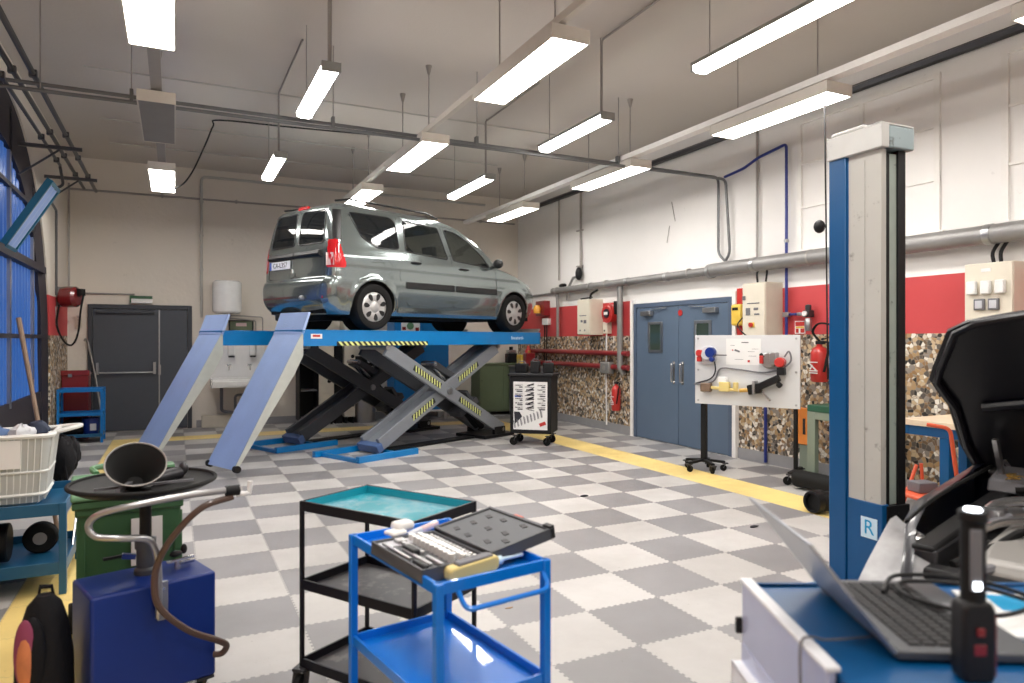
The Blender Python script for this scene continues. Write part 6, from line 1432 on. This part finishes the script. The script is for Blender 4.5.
# bonnet: a curved panel hinged at the scuttle
side_ = [(0, -.06), (.08, -.02), (.2, .01), (.34, .015), (.44, .02), (.52, .05), (.59, .07), (.66, .045), (.76, .0), (.85, -.04), (.895, -.12), (.915, -.22), (.935, -.34), (.96, -.55), (.965, -.85)]
full = side_+[(s, -1.70-y) for s, y in side_[-2::-1]]
hx, hz, tilt = 1.16, .92, 53
def bpt(s, y, n=0):
    c, sn = math.cos(R(tilt)), math.sin(R(tilt)); bow = .035*(1-((y+.85)/.92)**2)*s
    nn = n+bow; return (hx-s*c+nn*sn, y, hz+s*sn+nn*c)
m = MB(); N1 = 12; vs = []
rows = []
for s, y in side_: rows.append((s, y, -1.70-y))
K_ = 16
for n0 in (0, -.018):
    for s, ya, yb in rows:
        for j in range(K_+1): f = j/K_; vs.append(bpt(s, ya+(yb-ya)*f, n0))
nr_ = len(rows); off = nr_*(K_+1); fs = []
for i in range(nr_-1):
    for j in range(K_):
        a = i*(K_+1)+j; fs.append((a, a+1, a+K_+2, a+K_+1)); fs.append((off+a+K_+1, off+a+K_+2, off+a+1, off+a))
for i in range(nr_-1):
    for j in (0, K_): a = i*(K_+1)+j; fs.append((a, a+K_+1, off+a+K_+1, off+a))
for j in range(K_): a = j; fs.append((a, a+1, off+a+1, off+a)); a = (nr_-1)*(K_+1)+j; fs.append((a, a+1, off+a+1, off+a))
bn = m.add(vs, fs).build('bonnet', 'bonnet_black', t, ang=50)
rb = MB()
edge = [bpt(s, y-.035 if y > -.85 else y+.035, -.035) for s, y in full]
rb.tube(edge, .016, 8)
for a, b_ in (((.08, -.3), (.85, -.85)), ((.08, -1.4), (.85, -.85)), ((.45, -.12), (.6, -.85)), ((.45, -1.58), (.6, -.85)), ((.06, -.2), (.06, -1.5))): rb.tube([bpt(a[0]+(b_[0]-a[0])*k/5, a[1]+(b_[1]-a[1])*k/5, -.035) for k in range(6)], .022, 8)
rb.build('bonnet_frame', 'bonnet_black', bn)
MB().bar((1.0, -.17, .9), (.93, -.15, 1.12), .02, .02).bar((1.15, -.18, .95), (1.08, -.14, 1.02), .05, .03).build('bonnet_stay', 'steel', t)

# ------------------------------------------------------------------ foreground tool cart, laptop, lamp
CX, CY, CRz = 1.302, 1.318, -25.8
def cw(x, y, z): p = rotz(CRz) @ Vector((x, y, 0)); return (CX+p.x, CY+p.y, z)
t = thing('tool_cart', 'blue-topped tool cart in the near right corner under the laptop', 'tool cart', (CX, CY, 0), CRz)
MB().b2((.0, -.70, .925), (.85, 0, .945)).b2((.0, -.012, .945), (.85, 0, .95)).build('cart_top', 'cart_top_blue' if 'cart_top_blue' in M else 'post_blue', t, bevel=.004)
MB().b2((-.02, -.475, .80), (-.004, .0, .957)).b2((-.022, -.475, .15), (-.006, 0, .80)).b2((-.02, -.70, .15), (-.004, -.48, .93)).build('side_panel', 'cart_side_bluelit', t, bevel=.002)
MB().b2((-.024, -.478, .950), (.004, .002, .960)).build('white_lip', 'cart_lip', t, bevel=.002)
MB().b2((0, -.70, .15), (.85, -.004, .925)).build('cart_body', 'post_blue', t, bevel=.006)
MB().b2((-.045, -.30, .74), (-.02, .0, .755)).b2((-.045, -.30, .62), (-.04, 0, .755)).build('side_shelf', 'cart_lip', t, bevel=.002)
MB().b2((-.034, .0, .82), (-.012, .012, .86)).build('latch', 'black_plastic', t, bevel=.003)
for x in (.06, .79):
    for y in (-.62, -.08): caster(t, x, y, .055, z0=.15)
LZ = .946
t = thing('laptop', 'open silver laptop lying on the near tool cart', 'laptop', cw(.155, -.03, LZ), CRz-3)
# local: y runs toward the viewer (0..-0.40), x to the right
MB().b2((0, -.40, .004), (.27, 0, .022)).build('laptop_base', 'laptop_grey', t, bevel=.004)
kb = MB()
for i in range(6):
    for j in range(17): kb.b2((.035+.028*i, -.372+.0205*j, .022), (.035+.028*i+.023, -.372+.0205*j+.0165, .0255))
kb.build('keyboard', 'key_black', t, smooth=False); MB().b2((.215, -.25, .022), (.262, -.15, .0235)).build('touchpad', 'ink_grey', t)
sc = MB(); sc.T = Matrix.Translation((0, 0, .018)) @ Matrix.Rotation(R(-38), 4, 'Y')
sc.b2((-.006, -.40, 0), (.0, 0, .262)); so = sc.build('screen_lid', 'laptop_lid', t, bevel=.002)
s2 = MB(); s2.T = sc.T; s2.b2((.0, -.385, .018), (.002, -.015, .25)).build('display', 'screen_glass', so)
each(MB().cyl((0, -.05, .018), (0, -.12, .018), .008, 10).cyl((0, -.28, .018), (0, -.35, .018), .008, 10), 'hinge', 'ink', t)
t = thing('inspection_lamp', 'black and red inspection lamp standing upright, lit white at its top', 'torch', cw(.838-.6, 1.265-1.753, LZ-.001), CRz)
MB().prism([(-.027, 0), (.027, 0), (.030, .02), (.030, .13), (.022, .145), (-.022, .145), (-.030, .13), (-.030, .02)], -.022, .022, 'xz').build('grip', 'key_black', t, bevel=.008, seg=3)
MB().b2((.024, -.016, .01), (.033, .016, .12)).b2((-.008, -.026, .085), (.006, -.021, .10)).b2((-.012, -.0235, .05), (.01, -.021, .07)).build('red_insert', 'dark_red', t, bevel=.002)
MB().cyl((0, 0, .14), (0, 0, .285), .0205, 20).cyl((0, 0, .285), (0, 0, .305), .024, 20).build('lamp_tube', 'black_plastic', t, bevel=.003)
MB().b2((-.017, -.0225, .165), (.003, -.016, .275)).build('led_window', 'ink_grey', t, bevel=.002); MB().box((-.007, -.023, .175), (.013, .003, .013)).build('led_spot', 'led_white', t); MB().cyl((0, 0, .305), (0, 0, .308), .014, 18).build('top_led', 'led_white', t)
t = thing('open_booklet', 'white and blue booklet lying beside the keyboard', 'booklet', cw(.46, -.20, LZ), CRz-12)
MB().b2((-.02, -.13, 0), (.17, .14, .006)).build('pages', 'paper', t); MB().b2((.04, .02, .006), (.16, .12, .007)).build('blue_print', 'sticker_cyan', t)
cc = MB().tube(smoothpath([(-.02, -.02, 0), (.06, .06, .012), (.22, .03, .01), (.30, -.06, -.005), (.14, -.16, 0), (.02, -.07, .004), (.05, .02, .01), (.20, -.02, .012), (.34, -.12, -.01), (.5, -.1, -.02)], 8), .005, 8).build('cable_coil', 'black_plastic', loc=cw(.28, -.12, LZ+.03), rz=CRz)
tag(cc, 'loose black cable coiled across the laptop and booklet', 'cable')
t = thing('power_adapter', 'black box with a silver top at the right edge of the cart', 'adapter', cw(.52, -.40, LZ), CRz+18)
MB().b2((-.04, -.06, 0), (.13, .06, .045)).build('casing', 'black_plastic', t, bevel=.01); MB().b2((-.03, -.045, .045), (.10, -.01, .047)).build('silver_plate', 'steel', t)
cc = MB().tube(smoothpath([(.24, .06, -.006), (.12, .03, -.006), (.03, .0, .002), (-.005, -.01, .012), (-.03, -.02, .0), (-.034, -.03, -.1), (-.034, -.02, -.22)], 8), .0028, 6).build('thin_cable', 'ink_grey', loc=cw(0, -.36, LZ+.012), rz=CRz)
tag(cc, 'thin dark lead running over the edge of the near cart', 'cable')
